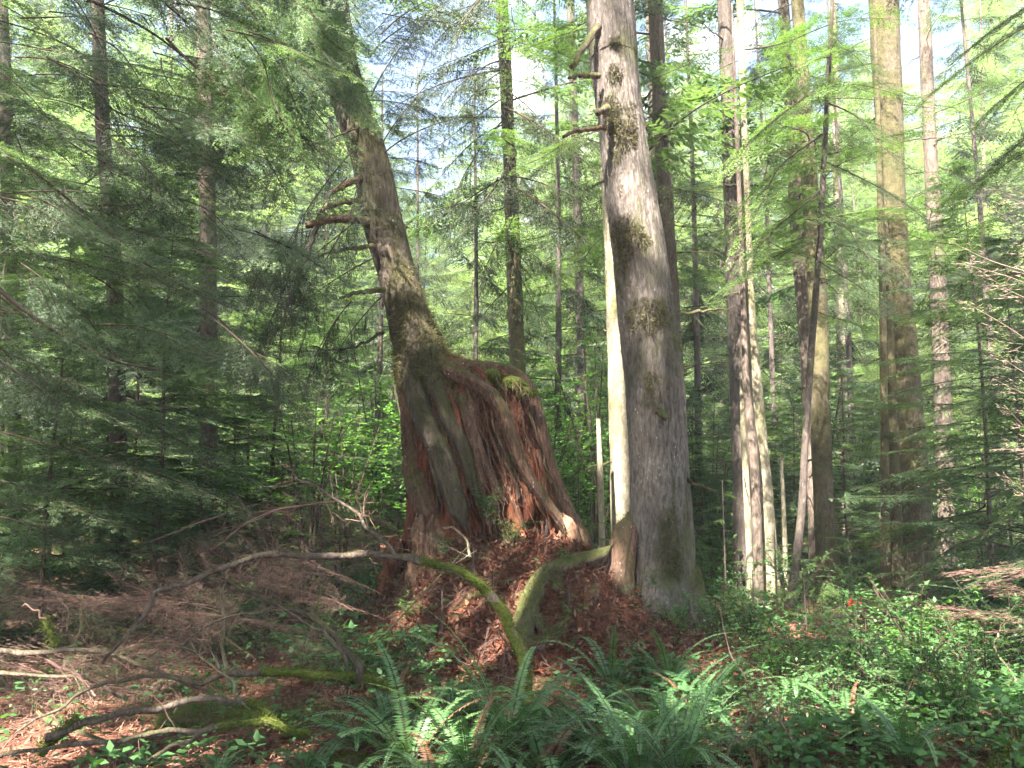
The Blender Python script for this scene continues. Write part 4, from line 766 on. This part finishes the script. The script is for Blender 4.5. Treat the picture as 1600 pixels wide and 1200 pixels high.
# ---------------------------------------------------------------- shrubs and herbs
def shrub_mesh(seed, H=.8, ns=7, lf=.035, nl_=18, wr=.6, spread=.5, mat='leaf_shrub', stem='twig', droop=0.0, br=5):
    rg = np.random.default_rng(seed); mb = MB(); A = []; D = []; N = []; LL = []
    for s in range(ns):
        az = rg.uniform(0, 2 * PI); h = H * rg.uniform(.6, 1.1); o = rg.normal(0, .05, 3) * [1, 1, 0]; e = np.array([math.cos(az) * spread * h, math.sin(az) * spread * h, h])
        c = spline([o - [0, 0, .06], o + e * [.3, .3, .5], o + e * [1, 1, 1 - droop]], 14); tube(mb, c, np.linspace(.006, .002, 14) * (H + .3), 5, 0, cap=False)
        for b in range(br):
            t = rg.uniform(.25, 1); p = c[int(t * 13)]; dv = rg.normal(size=3) * [1, 1, .4] + [0, 0, .35]; dv /= np.linalg.norm(dv); l = H * rg.uniform(.2, .45); u = np.linspace(0, 1, 6)[:, None]
            bc = p + dv * l * u - np.array([0, 0, .12 * l]) * u * u; tube(mb, bc, np.linspace(.003, .0012, 6), 4, 0, cap=False)
            uu = rg.uniform(.1, 1, nl_)[:, None]; A.append(p + dv * l * uu - np.array([0, 0, .12 * l]) * uu ** 2); dd = rg.normal(size=(nl_, 3)) * [1, 1, .25] + dv * .5; D.append(dd); N.append(np.array([0, 0, 1.]) + rg.normal(0, .35, (nl_, 3))); LL.append(lf * rg.uniform(.6, 1.25, nl_))
    L_ = np.concatenate(LL); leaves(mb, np.vstack(A), np.vstack(D), np.vstack(N), L_, L_ * wr, 1, .42)
    return mb.mesh('shrub', [M[stem], M[mat]])
huck = [shrub_mesh(300 + i, H=.85, ns=9, lf=.042, nl_=18, br=9) for i in range(4)]
bright = [shrub_mesh(310 + i, H=.7, ns=8, lf=.055, nl_=14, br=7, mat='leaf_broad') for i in range(3)]
herb = [shrub_mesh(320 + i, H=.5, ns=7, lf=.085, nl_=6, wr=.5, mat='leaf_shrub', spread=.7, br=4) for i in range(3)]
tall = [shrub_mesh(330 + i, H=3.4, ns=6, lf=.07, nl_=26, wr=.6, spread=.16, mat='leaf_broad', br=16) for i in range(3)]
SHR = [(huck, 745, 10.4, .55, 'dark leafy huckleberry growing from the face of the stump', 'S'), (huck, 700, 10.5, .4, 'small huckleberry at the stump base near the mossy root', 0), (huck, 795, 10.5, .5, 'huckleberry on the upper mound below the stump fissure', 0),
    (huck, 560, 10.2, .9, 'shaded huckleberry left of the stump', 0), (huck, 510, 9.3, .8, 'dim huckleberry under the top of the arching branch', 0), (herb, 560, 8.2, 1.1, 'broad leaved herb left of the mound', 0), (herb, 620, 7.8, 1.1, 'broad leaved herb at the foot of the mound', 0), (herb, 500, 7.8, 1.0, 'broad leaved herb under the forked dead branch', 0),
    (herb, 680, 7.6, .6, 'pale herb below the arching branch', 0), (bright, 735, 7.6, .5, 'bright little shrub left of the sunlit ground patch', 0), (herb, 600, 6.9, .9, 'leafy herb above the teal fern', 0), (herb, 545, 7.1, 1.0, 'leafy herb above the horizontal mossy branch end', 0),
    (herb, 420, 9.8, 1.2, 'pale herb behind the arch left of centre', 0), (herb, 30, 9.4, 1.2, 'pale herb at the far left behind the dead twigs', 0), (bright, 1060, 9.2, .5, 'small shrub right of the massive tree foot', 0), (huck, 1130, 9.3, .8, 'huckleberry behind the fallen stick', 0), (huck, 1190, 8.8, .8, 'huckleberry above the fallen grey stick', 0),
    (bright, 1225, 7.4, .9, 'sunlit long leaved shrub above the bright fern', 0), (huck, 1290, 8.8, .6, 'leafy huckleberry in the middle of the right clearing', 0), (bright, 1350, 8.4, .6, 'bright shrub in front of the fallen log', 0), (huck, 1440, 9.4, .6, 'huckleberry below the stout mossy trunk foot', 0), (bright, 1420, 7.4, 1.0, 'glowing green shrub right of the reddish snag', 0),
    (bright, 1480, 8.6, 1.0, 'glowing shrub with flat sprays near the right border', 0), (bright, 1540, 8.2, 1.1, 'bright leafy shrub close to the right border', 0), (huck, 1340, 7.2, .9, 'dense shrub left of the reddish snag', 0), (huck, 1280, 7.0, .8, 'dim shrub behind the sunlit fern', 0), (huck, 1460, 6.5, .9, 'dense shrub left of the weathered stub', 0),
    (huck, 1540, 6.9, .9, 'dense shrub right of the weathered stub', 0), (huck, 1590, 7.8, 1.1, 'shrub cut by the right border', 0), (huck, 1390, 6.2, .8, 'low shrub in the lower right', 0), (huck, 1500, 5.8, .6, 'low shrub at the lower right corner', 0), (herb, 1140, 7.0, .8, 'broad herb below the fallen grey stick', 0), (herb, 1100, 6.2, .8, 'broad herb right of the ferns', 0), (herb, 1300, 6.3, .8, 'broad herb beside the yellow green fern', 0),
    (huck, 1320, 13.0, 1.0, 'pale shrub around the lichen spotted trunk foot', 0), (huck, 1240, 12, 1.0, 'leafy shrub behind the thin dark stem foot', 0), (huck, 1500, 12.5, 1.3, 'pale shrub between the right trunks', 0), (huck, 1120, 13.5, 1.4, 'shaded shrub right of the massive trunk', 0), (herb, 200, 9.0, 1.1, 'dim herb under the left boughs', 0), (huck, 330, 9.4, 1.0, 'dim shrub behind the left dead twigs', 0),
    (bright, 885, 9.9, .3, 'tiny fresh shrub inside the curled root loop', 0), (bright, 640, 9.6, .4, 'small fresh shrub at the stump foot', 0), (huck, 120, 8.4, .7, 'dim shrub at the left', 0), (herb, 570, 7.6, 1.0, 'spreading herb just left of the mound foot', 0), (herb, 650, 8.3, .9, 'spreading herb under the crest of the bowed stem', 0), (herb, 480, 8.6, 1.1, 'spreading herb behind the forked dead branch', 0), (herb, 700, 7.1, .7, 'low herb before the sunlit ground patch', 0), (bright, 600, 8.9, .6, 'fresh little shrub by the stump left foot', 0), (herb, 1010, 8.0, .6, 'low herb at the foot of the massive tree', 0), (herb, 465, 6.1, .7, 'herb beside the mossy log', 0)]
for i, (fam, px, Y, sc, lb, fl) in enumerate(SHR):
    o = put(fam[i % len(fam)], 'huckleberry_shrub' if fam is huck else ('leafy_herb' if fam is herb else 'leafy_shrub'), px, Y, sc, lb, 'herb' if fam is herb else 'shrub')
    if fl == 'S': o.location = P(760, 815, 10.45)
TL = [(530, 15), (455, 16.5), (590, 17), (640, 19), (410, 19), (850, 15.5), (880, 17), (905, 19), (830, 20), (940, 16), (700, 16.5), (760, 17), (660, 15), (1120, 19), (1350, 20), (1290, 20), (500, 20), (350, 21), (1420, 22), (1200, 22), (570, 22), (720, 23), (480, 13.2), (870, 23), (150, 20), (1540, 17)]
for i, (px, Y) in enumerate(TL):
    p = 'left of the leaning tree' if px < 600 else ('behind the stump' if px < 1000 else 'behind the right trunks')
    put(tall[i % 3], 'tall_shrub', px, Y, rnd.uniform(.9, 1.4), 'tall thin stemmed bush of small bright leaves ' + p, 'tall shrub', 'bright tall bushes ' + p, .05)
# ---------------------------------------------------------------- arching and fallen branches in front
def limb_path(pts, K, seed):
    c = spline([bpx(*p) for p in pts], K); kk = np.linspace(0, 1, K)[:, None] * len(pts) * 1.6
    return c + .02 * np.concatenate([vnoise(np.hstack([kk, kk * 0, kk * 0 + j]), seed)[:, None] for j in (0, 9, 18)], 1), kk
def limb(parent, pts, w0, w1, mat, seed, name='branch', K=60, n=12, twigs=0, tl=.25, lump=.12, lab=None, twm='dead_twig'):
    c, kk = limb_path(pts, K, seed); rg = np.random.default_rng(seed); cd = np.array([camdist(Vector(p)) for p in c])
    r = np.linspace(w0, w1, K) / 2 * cd / F; r = r * (1 + .35 * np.clip(vnoise(np.stack([kk[:, 0] * 3, kk[:, 0] * 0, kk[:, 0] * 0], 1), seed + 3), 0, 1) ** 2); mb = MB(); tube(mb, c, r, n, 0, bark_disp(seed, .14, 5, 0, lump=lump)); mats = [mat]
    if twigs:
        mats.append(M[twm])
        for k in range(twigs):
            i = rg.integers(K // 5, K); d = c[min(K - 1, i + 1)] - c[i - 1]; d /= np.linalg.norm(d) + 1e-9; v = d * .7 + rg.normal(0, .6, 3); v /= np.linalg.norm(v); l = tl * rg.uniform(.3, 1.3); u = np.linspace(0, 1, 7)[:, None]
            tc_ = c[i] + v * l * u + np.array([0, 0, -.2 * l]) * u * u + rg.normal(0, .01, (7, 3)) * u; tube(mb, tc_, np.linspace(.003, .001, 7), 4, 1, cap=False)
            m = 10; A = tc_[rg.integers(1, 7, m)]; strips(mb, A, A + (v * .6 + rg.normal(0, .5, (m, 3))) * l * .35, .0028, 1, rg)
    o = build(mb, name, mats, parent, parent.location)
    if lab: o['label'] = lab
    return o
def strandmoss(parent, pts, w0, w1, seed, n=900, like=None):
    """moss sleeve on a branch: short strands standing off it"""
    c = limb_path(*like[:3])[0][:int(like[1] * like[3])] if like else spline([bpx(*p) for p in pts], 60)
    if like: c = c[np.linspace(0, len(c) - 1, 60).astype(int)] if len(c) >= 60 else spline(c, 60)
    rg = np.random.default_rng(seed); cd = np.array([camdist(Vector(p)) for p in c]); r = np.linspace(w0, w1, 60) / 2 * cd / F
    mb = MB(); tube(mb, c, r * 1.22, 12, 0, bark_disp(seed + 1, .15, 6, 0, lump=.3)); i = rg.integers(0, 60, n); d = rg.normal(size=(n, 3)); d[:, 2] += .3; d /= np.linalg.norm(d, axis=1)[:, None]
    A = c[i] + d * r[i][:, None] * 1.1 + rg.normal(0, .01, (n, 3)); strips(mb, A, A + (d + rg.normal(0, .5, (n, 3))) * rg.uniform(.008, .028, (n, 1)), .006, 0, rg); return build(mb, 'moss', [M['moss']], parent, parent.location)
ab = empty('arching_branch', G(826, 6.9)); tag(ab, 'bowed dead stem arching from the ferns leftward with green moss on its lower half', 'dead branch')
Apts = [(832, 1130, 6.95), (822, 1060, 6.9), (817, 1025, 6.85), (800, 980, 6.8), (770, 935, 6.75), (730, 903, 6.7), (680, 881, 6.65), (640, 871, 6.6), (600, 868, 6.55), (520, 866, 6.4), (440, 867, 6.3), (380, 876, 6.2), (330, 890, 6.1), (290, 908, 6.0), (250, 925, 5.9), (228, 948, 5.85), (212, 975, 5.8), (185, 1008, 5.7), (160, 1035, 5.7)]
limb(ab, Apts, 17, 5, M['bark_brown'], 1, 'stem', K=140, twigs=22, tl=.5)
strandmoss(ab, Apts[:7], 17, 12, 5, 3600, like=(Apts, 140, 1, .37))
limb(ab, [(614, 866, 6.55), (590, 838, 6.5), (560, 808, 6.5), (520, 780, 6.5), (488, 756, 6.5), (460, 745, 6.5)], 8, 3, M['bark_brown'], 2, twigs=14, tl=.35)
limb(ab, [(520, 786, 6.5), (480, 790, 6.5), (430, 798, 6.5), (380, 820, 6.5), (330, 860, 6.5)], 4, 2, M['dead_twig'], 3, twigs=14, tl=.4)
limb(ab, [(360, 880, 6.2), (350, 905, 6.2), (352, 960, 6.2), (350, 1010, 6.2), (356, 1070, 6.2)], 4, 6, M['bark_pale'], 4)
db = empty('fallen_branch', G(665, 6.3)); tag(db, 'long forked dead branch lying level with bright moss in its middle', 'dead branch')
Bpts = [(664, 1104, 6.3), (630, 1085, 6.3), (600, 1070, 6.25), (560, 1059, 6.2), (500, 1056, 6.1), (440, 1054, 6.0), (370, 1053, 5.95), (313, 1064, 5.9), (261, 1059, 5.8), (206, 1060, 5.75), (148, 1074, 5.7), (86, 1108, 5.6), (30, 1140, 5.5)]
limb(db, Bpts, 15, 4, M['bark_brown'], 5, 'stem', K=120, twigs=24, tl=.4)
strandmoss(db, Bpts[0:6], 15, 12, 6, 2200, like=(Bpts, 120, 5, .46))
limb(db, [(562, 1062, 6.2), (552, 1028, 6.2), (530, 1000, 6.2), (500, 975, 6.15), (450, 950, 6.1), (400, 925, 6.05), (362, 912, 6.0), (330, 905, 6)], 14, 5, M['bark_moss'], 7, K=70, twigs=12, tl=.4)
limb(db, [(548, 1058, 6.2), (532, 1020, 6.1), (505, 992, 6.1), (470, 965, 6.05), (430, 942, 6)], 6, 4, M['bark_brown'], 8, twigs=5)
limb(db, [(440, 952, 6.1), (400, 957, 6), (350, 970, 5.95), (310, 990, 5.9), (282, 1012, 5.85)], 5, 3, M['bark_brown'], 9, twigs=8, tl=.35)
limb(db, [(345, 1055, 5.9), (330, 1020, 5.9), (300, 1000, 5.9), (260, 995, 5.9)], 5, 2, M['bark_brown'], 10, twigs=8, tl=.4)
limb(db, [(380, 1095, 5.9), (360, 1065, 5.9), (320, 1030, 5.9), (280, 1010, 5.9), (210, 1008, 5.9)], 5, 2, M['bark_pale'], 12, twigs=8, tl=.4)
d2 = empty('fallen_branch', G(385, 5.8)); tag(d2, 'dark bare branch sloping down left to a mossy green butt', 'dead branch')
limb(d2, [(388, 1094, 5.8), (340, 1091, 5.75), (290, 1095, 5.7), (230, 1108, 5.6), (170, 1122, 5.55), (120, 1134, 5.5), (70, 1150, 5.4)], 8, 13, M['bark_brown'], 13, 'stem', K=80, twigs=12, tl=.3)
strandmoss(d2, [(122, 1120, 5.55), (100, 1140, 5.5), (80, 1158, 5.45), (62, 1178, 5.4)], 16, 18, 8, 700)
strandmoss(d2, [(388, 1096, 5.8), (405, 1105, 5.8), (420, 1118, 5.8)], 10, 12, 9, 300)
d3 = empty('fallen_branch', G(480, 5.7)); tag(d3, 'low curved branch with a mossy end in the lower left corner', 'dead branch')
D3 = [(480, 1152, 5.75), (430, 1130, 5.7), (380, 1129, 5.65), (330, 1139, 5.6), (250, 1145, 5.5), (180, 1154, 5.4), (70, 1168, 5.3), (-20, 1190, 5.2)]
limb(d3, D3, 11, 6, M['bark_brown'], 14, 'stem', K=90, twigs=14, tl=.3); strandmoss(d3, D3[:4], 12, 9, 10, 900, like=(D3, 90, 14, .4))
limb(d3, [(330, 1139, 5.6), (290, 1160, 5.5), (240, 1185, 5.4), (200, 1210, 5.3)], 8, 6, M['bark_brown'], 15)
d4 = empty('fallen_branch', G(30, 6.0)); tag(d4, 'pinkish branch entering from the left border with a bright green mossy spur', 'dead branch')
limb(d4, [(-30, 1020, 5.9), (30, 1017, 6), (100, 1013, 6), (150, 1017, 6.05), (200, 1030, 6.1), (262, 1052, 6.2), (330, 1080, 6.3)], 10, 5, M['bark_brown'], 16, 'stem', K=70, twigs=16, tl=.35)
strandmoss(d4, [(86, 1010, 6), (78, 990, 6), (68, 970, 6)], 11, 6, 11, 400); limb(d4, [(68, 972, 6), (56, 955, 6), (34, 945, 6)], 4, 2, M['dead_twig'], 17)
limb(d4, [(60, 1016, 6), (90, 1040, 6), (130, 1060, 6), (150, 1085, 6)], 7, 4, M['dead_twig'], 18, twigs=6)
for i, (pts, w, lb) in enumerate([([(-20, 1046, 6.3), (60, 1052, 6.3), (130, 1062, 6.3), (200, 1090, 6.3)], 7, 'half buried twiggy stick near the left border'), ([(240, 1192, 5.6), (130, 1145, 5.7), (60, 1115, 5.9)], 9, 'sunlit whitish stick lying in the lower left corner'),
        ([(130, 930, 8), (125, 960, 7.9), (118, 1000, 7.8), (100, 1010, 7.8)], 4, 'thin curved pale stick upright at the left'), ([(-20, 930, 8.2), (60, 935, 8.1), (100, 945, 8), (110, 990, 8)], 3, 'hooked thin stick behind the left twigs'),
        ([(1090, 1047, 8.5), (1140, 1036, 8.5), (1200, 1040, 8.5), (1256, 1042, 8.5)], 10, 'grey fallen stick on the ground right of the massive tree'), ([(1255, 1185, 5.2), (1200, 1100, 5.5), (1150, 1040, 5.9), (1128, 960, 6.2)], 3, 'thin arching cane across the lower right ferns'),
        ([(1120, 1200, 5.3), (1170, 1130, 5.5), (1210, 1090, 5.7)], 4, 'bare reddish cane at the bottom right of the ferns'), ([(1600, 1110, 6.4), (1585, 1060, 6.5), (1560, 1020, 6.6), (1555, 990, 6.6)], 5, 'leaning pale forked cane near the right border'),
        ([(620, 1000, 8.6), (605, 985, 8.7), (735, 850, 9.8)], 3, 'thin pale root like stick on the mound'), ([(735, 870, 9.6), (730, 845, 9.7), (712, 828, 9.8), (690, 822, 9.9)], 5, 'bent pale dead twig at the stump foot'), ([(938, 930, 9.9), (944, 895, 10), (950, 865, 10.1)], 6, 'short grey stick beside the left buttress of the massive tree'),
        ([(780, 985, 8.6), (790, 1010, 8.3), (785, 1060, 8.1)], 3, 'wiry dark twig in front of the sunlit ground patch'), ([(400, 790, 9.5), (300, 820, 9.4), (220, 850, 9.2)], 4, 'grey stick lying in the shaded left brush'), ([(500, 900, 7.6), (495, 960, 7.4), (480, 1010, 7.2)], 4, 'pale stick standing in the twiggy thicket')]):
    e = empty('fallen_stick', bpx(*pts[0])); tag(e, lb, 'stick'); limb(e, pts, w, w * .6, M['bark_pale' if i in (1, 2, 4, 7, 8, 9, 13) else 'bark_brown'], 100 + i, 'stick', K=40, twigs=6 if i not in (4, 10) else 3, tl=.22)
# fine dead boughs: the brown haze of twigs at lower left
DB = [(560, 960, 8.6, 380, 890, 8.3), (540, 1000, 7.6, 330, 950, 7.2), (420, 980, 7.2, 220, 930, 7.0), (330, 1000, 7.0, 120, 960, 6.8), (200, 990, 7.2, 10, 950, 7), (460, 1050, 6.8, 280, 990, 6.6), (330, 1040, 6.6, 140, 1020, 6.4), (180, 1050, 6.6, -20, 1010, 6.5), (520, 900, 8.8, 330, 860, 8.6), (90, 1060, 6.2, -60, 1020, 6),
      (260, 1090, 6.1, 80, 1060, 6.0), (400, 1030, 7.8, 200, 900, 7.6), (600, 930, 9.2, 470, 870, 9), (150, 1100, 5.8, -20, 1080, 5.7), (120, 940, 8.2, -40, 930, 8), (480, 960, 7.4, 440, 860, 7.5), (640, 860, 10, 420, 800, 9.6), (430, 940, 8.6, 250, 880, 8.4), (280, 960, 7.8, 80, 930, 7.6), (560, 1030, 7, 420, 1010, 6.8)]
DB = [(a_, b_, max(6.6, c_), d_, e_, max(6.5, f_)) for a_, b_, c_, d_, e_, f_ in DB]; DB += [(x0 + rnd.uniform(-60, 60), y0 + rnd.uniform(-30, 20), Y0 + rnd.uniform(.1, .8), x1 + rnd.uniform(-60, 60), y1 + rnd.uniform(-40, 20), Y1 + rnd.uniform(.1, .8)) for x0, y0, Y0, x1, y1, Y1 in DB[::2]]
for i, (x0, y0, Y0, x1, y1, Y1) in enumerate(DB):
    a, b_ = Vector(bpx(x0, y0, Y0)), Vector(bpx(x1, y1, Y1)); d = b_ - a; me, L, _ = BO['dead%d' % (i % 3)]
    o = inst('dead_hemlock_bough', me, None, a, Euler((rnd.uniform(-1.5, 1.5), -math.atan2(d.z, math.hypot(d.x, d.y)), math.atan2(d.y, d.x)), 'XYZ'), d.length / L * 1.1)
    tag(o, 'fine brown dead hemlock bough in the hazy twig tangle at lower left', 'dead bough', 'dead boughs tangled at the lower left')
for i, (x0, y0, Y0, x1, y1, Y1, lb) in enumerate([(735, 870, 9.7, 650, 840, 9.8, 'pale lacy dead bough at the lower stump'), (745, 860, 9.7, 690, 900, 9.5, 'dead lacy twig below the pale lacy bough'), (780, 900, 9.4, 700, 940, 9.2, 'brown dead bough lying on the needle mound'), (720, 900, 9.6, 620, 950, 9.3, 'dead bough at the left foot of the mound'), (840, 960, 9, 760, 1000, 8.6, 'dead bough beside the mossy snaking root')]):
    a, b_ = Vector(bpx(x0, y0, Y0)), Vector(bpx(x1, y1, Y1)); d = b_ - a; me, L, _ = BO['dead%d' % (i % 3) if i > 1 else 'deadp%d' % i]
    tag(inst('dead_hemlock_bough', me, None, a, Euler((.5, -math.atan2(d.z, math.hypot(d.x, d.y)), math.atan2(d.y, d.x)), 'XYZ'), d.length / L * 1.2), lb, 'dead bough')
# logs
def log(pts, w0, w1, mat, label, seed, moss=True, n=30):
    e = empty('fallen_log', bpx(*pts[0])); tag(e, label, 'log'); limb(e, pts, w0, w1, mat, seed, 'log_body', K=60, n=n, lump=.2)
    if moss: strandmoss(e, pts, w0 * .9, w1 * .9, seed + 3, 2500, like=(pts, 60, seed, 1.0))
log([(240, 1120, 6.3), (330, 1122, 6.4), (430, 1132, 6.5), (560, 1150, 6.6)], 36, 44, M['moss_root'], 'yellow green mossy log lying behind the low branches', 201)
log([(480, 1200, 5.5), (560, 1195, 5.6), (640, 1190, 5.7)], 26, 22, M['moss_root'], 'mossy log end at the bottom left of the ferns', 202)
log([(1285, 962, 11.6), (1340, 956, 11.7), (1425, 950, 11.8)], 17, 24, M['bark_pale'], 'whitish fallen log before the stout mossy trunk', 203, moss=False)
log([(1650, 1140, 5.5), (1590, 1180, 5.4), (1540, 1220, 5.3)], 30, 32, M['moss_root'], 'thick mossy log cut by the lower right corner', 204)
# red leaf cluster by the log and orange fungus chips
rg = np.random.default_rng(8); red = simple('red_leaf', (.3, .015, .01), (.55, .05, .03), 20)
c = bpx(1330, 944, 12.0); mb = MB(); A = c + rg.normal(0, .03, (26, 3)) * [1.4, 1, .8]; leaves(mb, A, rg.normal(size=A.shape) + [0, 0, -.3], rg.normal(size=A.shape), .06, .035, 1)
tube(mb, spline([c + [0, 0, .05], c + [.02, 0, -.1], [c[0], c[1], gz(c[0], c[1]) - .03]], 8), .008, 5, 0); tag(build(mb, 'red_leaf_sprig', [M['twig'], red], None, c), 'small bright red leaf sprig above the whitish fallen log', 'sprig')
org = simple('orange_wood', (.5, .14, .03), (.75, .3, .1), 20)
c = bpx(1480, 1058, 6.98); mb = MB(); A = c + rg.normal(0, .025, (22, 3)); leaves(mb, A, rg.normal(size=A.shape), rg.normal(size=A.shape) + [0, 0, 1], .05, .03, 0); tag(build(mb, 'orange_leaves', [org], None, c), 'orange dead leaves caught on top of the weathered stub', 'leaves')
# ---------------------------------------------------------------- litter and low ground cover, uncountable
rg = np.random.default_rng(99); n = 60000
Y = 4.6 + 11 * rg.uniform(0, 1, n) ** 1.3; X = rg.uniform(-.72, .72, n) * Y * 1.05; Z = hgt(X, Y) + .018; A = np.stack([X, Y, Z], 1)
D = rg.normal(size=(n, 3)) * [1, 1, .3]; mb = MB(); leaves(mb, A, D, np.array([0, 0, 1.]) + rg.normal(0, .3, (n, 3)), rg.uniform(.03, .12, n), rg.uniform(.004, .014, n), 0)
k = 9000; Y = 4.6 + 10 * rg.uniform(0, 1, k); X = rg.uniform(-.72, .72, k) * Y; A = np.stack([X, Y, hgt(X, Y) + .02], 1); strips(mb, A, A + rg.normal(0, .14, (k, 3)) * [1, 1, .3] + [0, 0, .02], .006, 1, rg)
k = 5000; Y = 4.6 + 9 * rg.uniform(0, 1, k); X = rg.uniform(-.72, .72, k) * Y; A = np.stack([X, Y, hgt(X, Y) + .025], 1); leaves(mb, A, rg.normal(size=(k, 3)) * [1, 1, .4], np.array([0, 0, 1.]) + rg.normal(0, .4, (k, 3)), .06, .035, 2)
tag(build(mb, 'needle_litter', [M['needles'], M['dead_twig'], M['leaf_brown']]), 'rusty litter of needles, twigs and dead leaves on the ground', 'litter', kind='stuff')
mb = MB(); k = 16000; X = MX + .3 + rg.normal(0, 1.15, k); Y = rg.uniform(8.2, 11.8, k); Z = hgt(X, Y) + .05 + .05 * fbm(np.stack([X, Y, 0 * X], 1) * 3.3, 31, 4); A = np.stack([X, Y, Z], 1)
leaves(mb, A, rg.normal(size=(k, 3)) * [1, 1, .6] + [0, -.3, 0], rg.normal(0, .6, (k, 3)) + [0, 0, 1], rg.uniform(.04, .16, k), rg.uniform(.006, .03, k), 0)
i_ = rg.integers(0, k, 2600); strips(mb, A[i_], A[i_] + rg.normal(0, .14, (2600, 3)) * [1, 1, .5] + [0, 0, .04], .008, 1, rg); i_ = rg.integers(0, k, 1500); leaves(mb, A[i_] + [0, 0, .02], rg.normal(size=(1500, 3)), rg.normal(0, .5, (1500, 3)) + [0, 0, 1], rg.uniform(.05, .12, 1500), rg.uniform(.03, .06, 1500), 2)
tag(build(mb, 'rotten_wood_litter', [M['rot'], M['dead_twig'], M['rot_pale']]), 'red chips, bark shreds and twigs strewn over the mound', 'litter', kind='stuff')
mb = MB(); n = 52000; Y = 5.0 + 19 * rg.uniform(0, 1, n) ** 1.2; X = rg.uniform(-.75, .75, n) * Y * 1.05; pn = fbm(np.stack([X, Y, 0 * X], 1) * .8, 41, 3)
mound = np.exp(-((X - MX - .35) / 1.9) ** 4) * (Y > 8.0) * (Y < 13.5); keep = (pn + rg.normal(0, .25, n) > .05 - .25 * (X > 1.5)) & (rg.uniform(0, 1, n) > mound * .985) & ~((X < -.6) & (Y < 7.6) & (rg.uniform(0, 1, n) < .75)); X, Y = X[keep], Y[keep]; n = len(X)
hh = rg.uniform(.03, .3, n) * (1 + .5 * (X > 1.5)) * (.6 + .6 * sstep(-.2, .6, fbm(np.stack([X, Y, 0 * X], 1) * 1.3, 51, 2))); B = np.stack([X, Y, hgt(X, Y) + hh], 1); LF = rg.uniform(.022, .05, n) * (1 + .9 * (fbm(np.stack([X, Y, 0 * X], 1) * .9, 61, 2) > .1))
for k in range(3):
    leaves(mb, B + rg.normal(0, .025, B.shape), rg.normal(size=B.shape) * [1, 1, .3], np.array([0, 0, 1.]) + rg.normal(0, .35, B.shape), LF, LF * .6, 1, .42)
strips(mb, np.stack([X, Y, hgt(X, Y)], 1), B, .004, 0, rg)
tag(build(mb, 'ground_cover', [M['twig'], M['leaf_shrub']]), 'low carpet of small green seedlings and herbs on the forest floor', 'undergrowth', kind='stuff')
#SECTION_CANOPY
# ---------------------------------------------------------------- unseen trees added behind and beside the camera to shade the clearing
CAN = [(-14, 3), (-10, -4), (-6, -9), (-17, -7), (-9.5, 5), (-.2, -6.6), (3, -9), (-12, -13), (-5.5, -1), (7, -3), (10, 4), (-13, 9.5), (0, -14), (6, -13), (-4, -16), (13, -2), (-9, -18), (-7, 2.5), (5.5, 1.5), (-3.2, 1.3), (-3.7, -2.8), (-6.5, -5), (2.6, -2.5), (.6, -4.5), (3.4, 2.6), (-9, 9)]
for i, (x, y) in enumerate(CAN):
    g = gz(x, y); root = empty('unseen_shade_conifer', (x, y, g)); tag(root, 'unseen tall conifer added to shade the clearing with high boughs', 'tree', 'unseen tall conifers added round the clearing for shade')
    _, a = trunk(root, [[x, y, g, .36], [x + .1, y, 6, .3], [x, y + .1, 14, .22]], M['bark_dark' if i % 2 else 'bark_moss'], 300 + i, n=16, K=40, up=10)
    rc = np.random.default_rng(400 + i); mb = MB(); arr = [BO['far%d' % k][2].arrays() for k in range(3)]
    for c in range(230):
        z = 7.5 + 16.5 * rc.uniform(0, 1); rad = 4.6 * (1 - (z - 7.5) / 20) * math.sqrt(rc.uniform(.02, 1)); A = rc.uniform(0, 2 * PI); sc_ = rc.uniform(.55, .85); L_ = 2.4 * sc_
        b0 = np.array([x + rad * math.cos(A), y + rad * math.sin(A), z]); A2 = A + rc.normal(0, .5); pt = rc.normal(-.1, .25)
        Rm = np.array(Euler((rc.normal(0, .3), -pt, A2), 'XYZ').to_matrix()); v, q, m, sm = arr[c % 3]
        mb.add((v * sc_) @ Rm.T + b0, q, 0, False); mb.M[-1] = m
    v, q, m, sm = mb.arrays(); c = v[q].mean(1); keep = np.ones(len(q), bool); jit = rc.uniform(.75, 1.25, len(q))
    for p, r_ in SH:
        d_ = c - p; t_ = d_ @ SD; keep &= ~((t_ > .6) & (np.linalg.norm(d_ - t_[:, None] * SD, axis=1) < r_ * jit))  # crown leaves cut away along the shafts to shape the sun flecks
    ob = bpy.data.objects.new('crown', mk_mesh('crown', v - np.array(root.location), q[keep], m[keep], sm[keep], [M['twig'], M['leaf_hem']])); COL.objects.link(ob); ob.parent = root

# ---------------------------------------------------------------- damp bright air between the trees
mb = MB(); x0, x1, y0, y1, z0_, z1_ = -165, 165, -65, 265, -4.5, 42
mb.add([[x0, y0, z0_], [x1, y0, z0_], [x1, y1, z0_], [x0, y1, z0_], [x0, y0, z1_], [x1, y0, z1_], [x1, y1, z1_], [x0, y1, z1_]], [[0, 3, 2, 1], [4, 5, 6, 7], [0, 1, 5, 4], [1, 2, 6, 5], [2, 3, 7, 6], [3, 0, 4, 7]], 0, False)
hm, t, o = newmat('haze'); pv = t.nodes.new('ShaderNodeVolumePrincipled'); pv.inputs['Color'].default_value = (.93, .97, .95, 1); pv.inputs['Density'].default_value = .002; pv.inputs['Anisotropy'].default_value = .2
t.links.new(pv.outputs[0], o.inputs['Volume']); hz = build(mb, 'haze', [hm]); tag(hz, 'pale damp haze between the trees', 'haze', kind='stuff')
cy.volume_bounces = 0
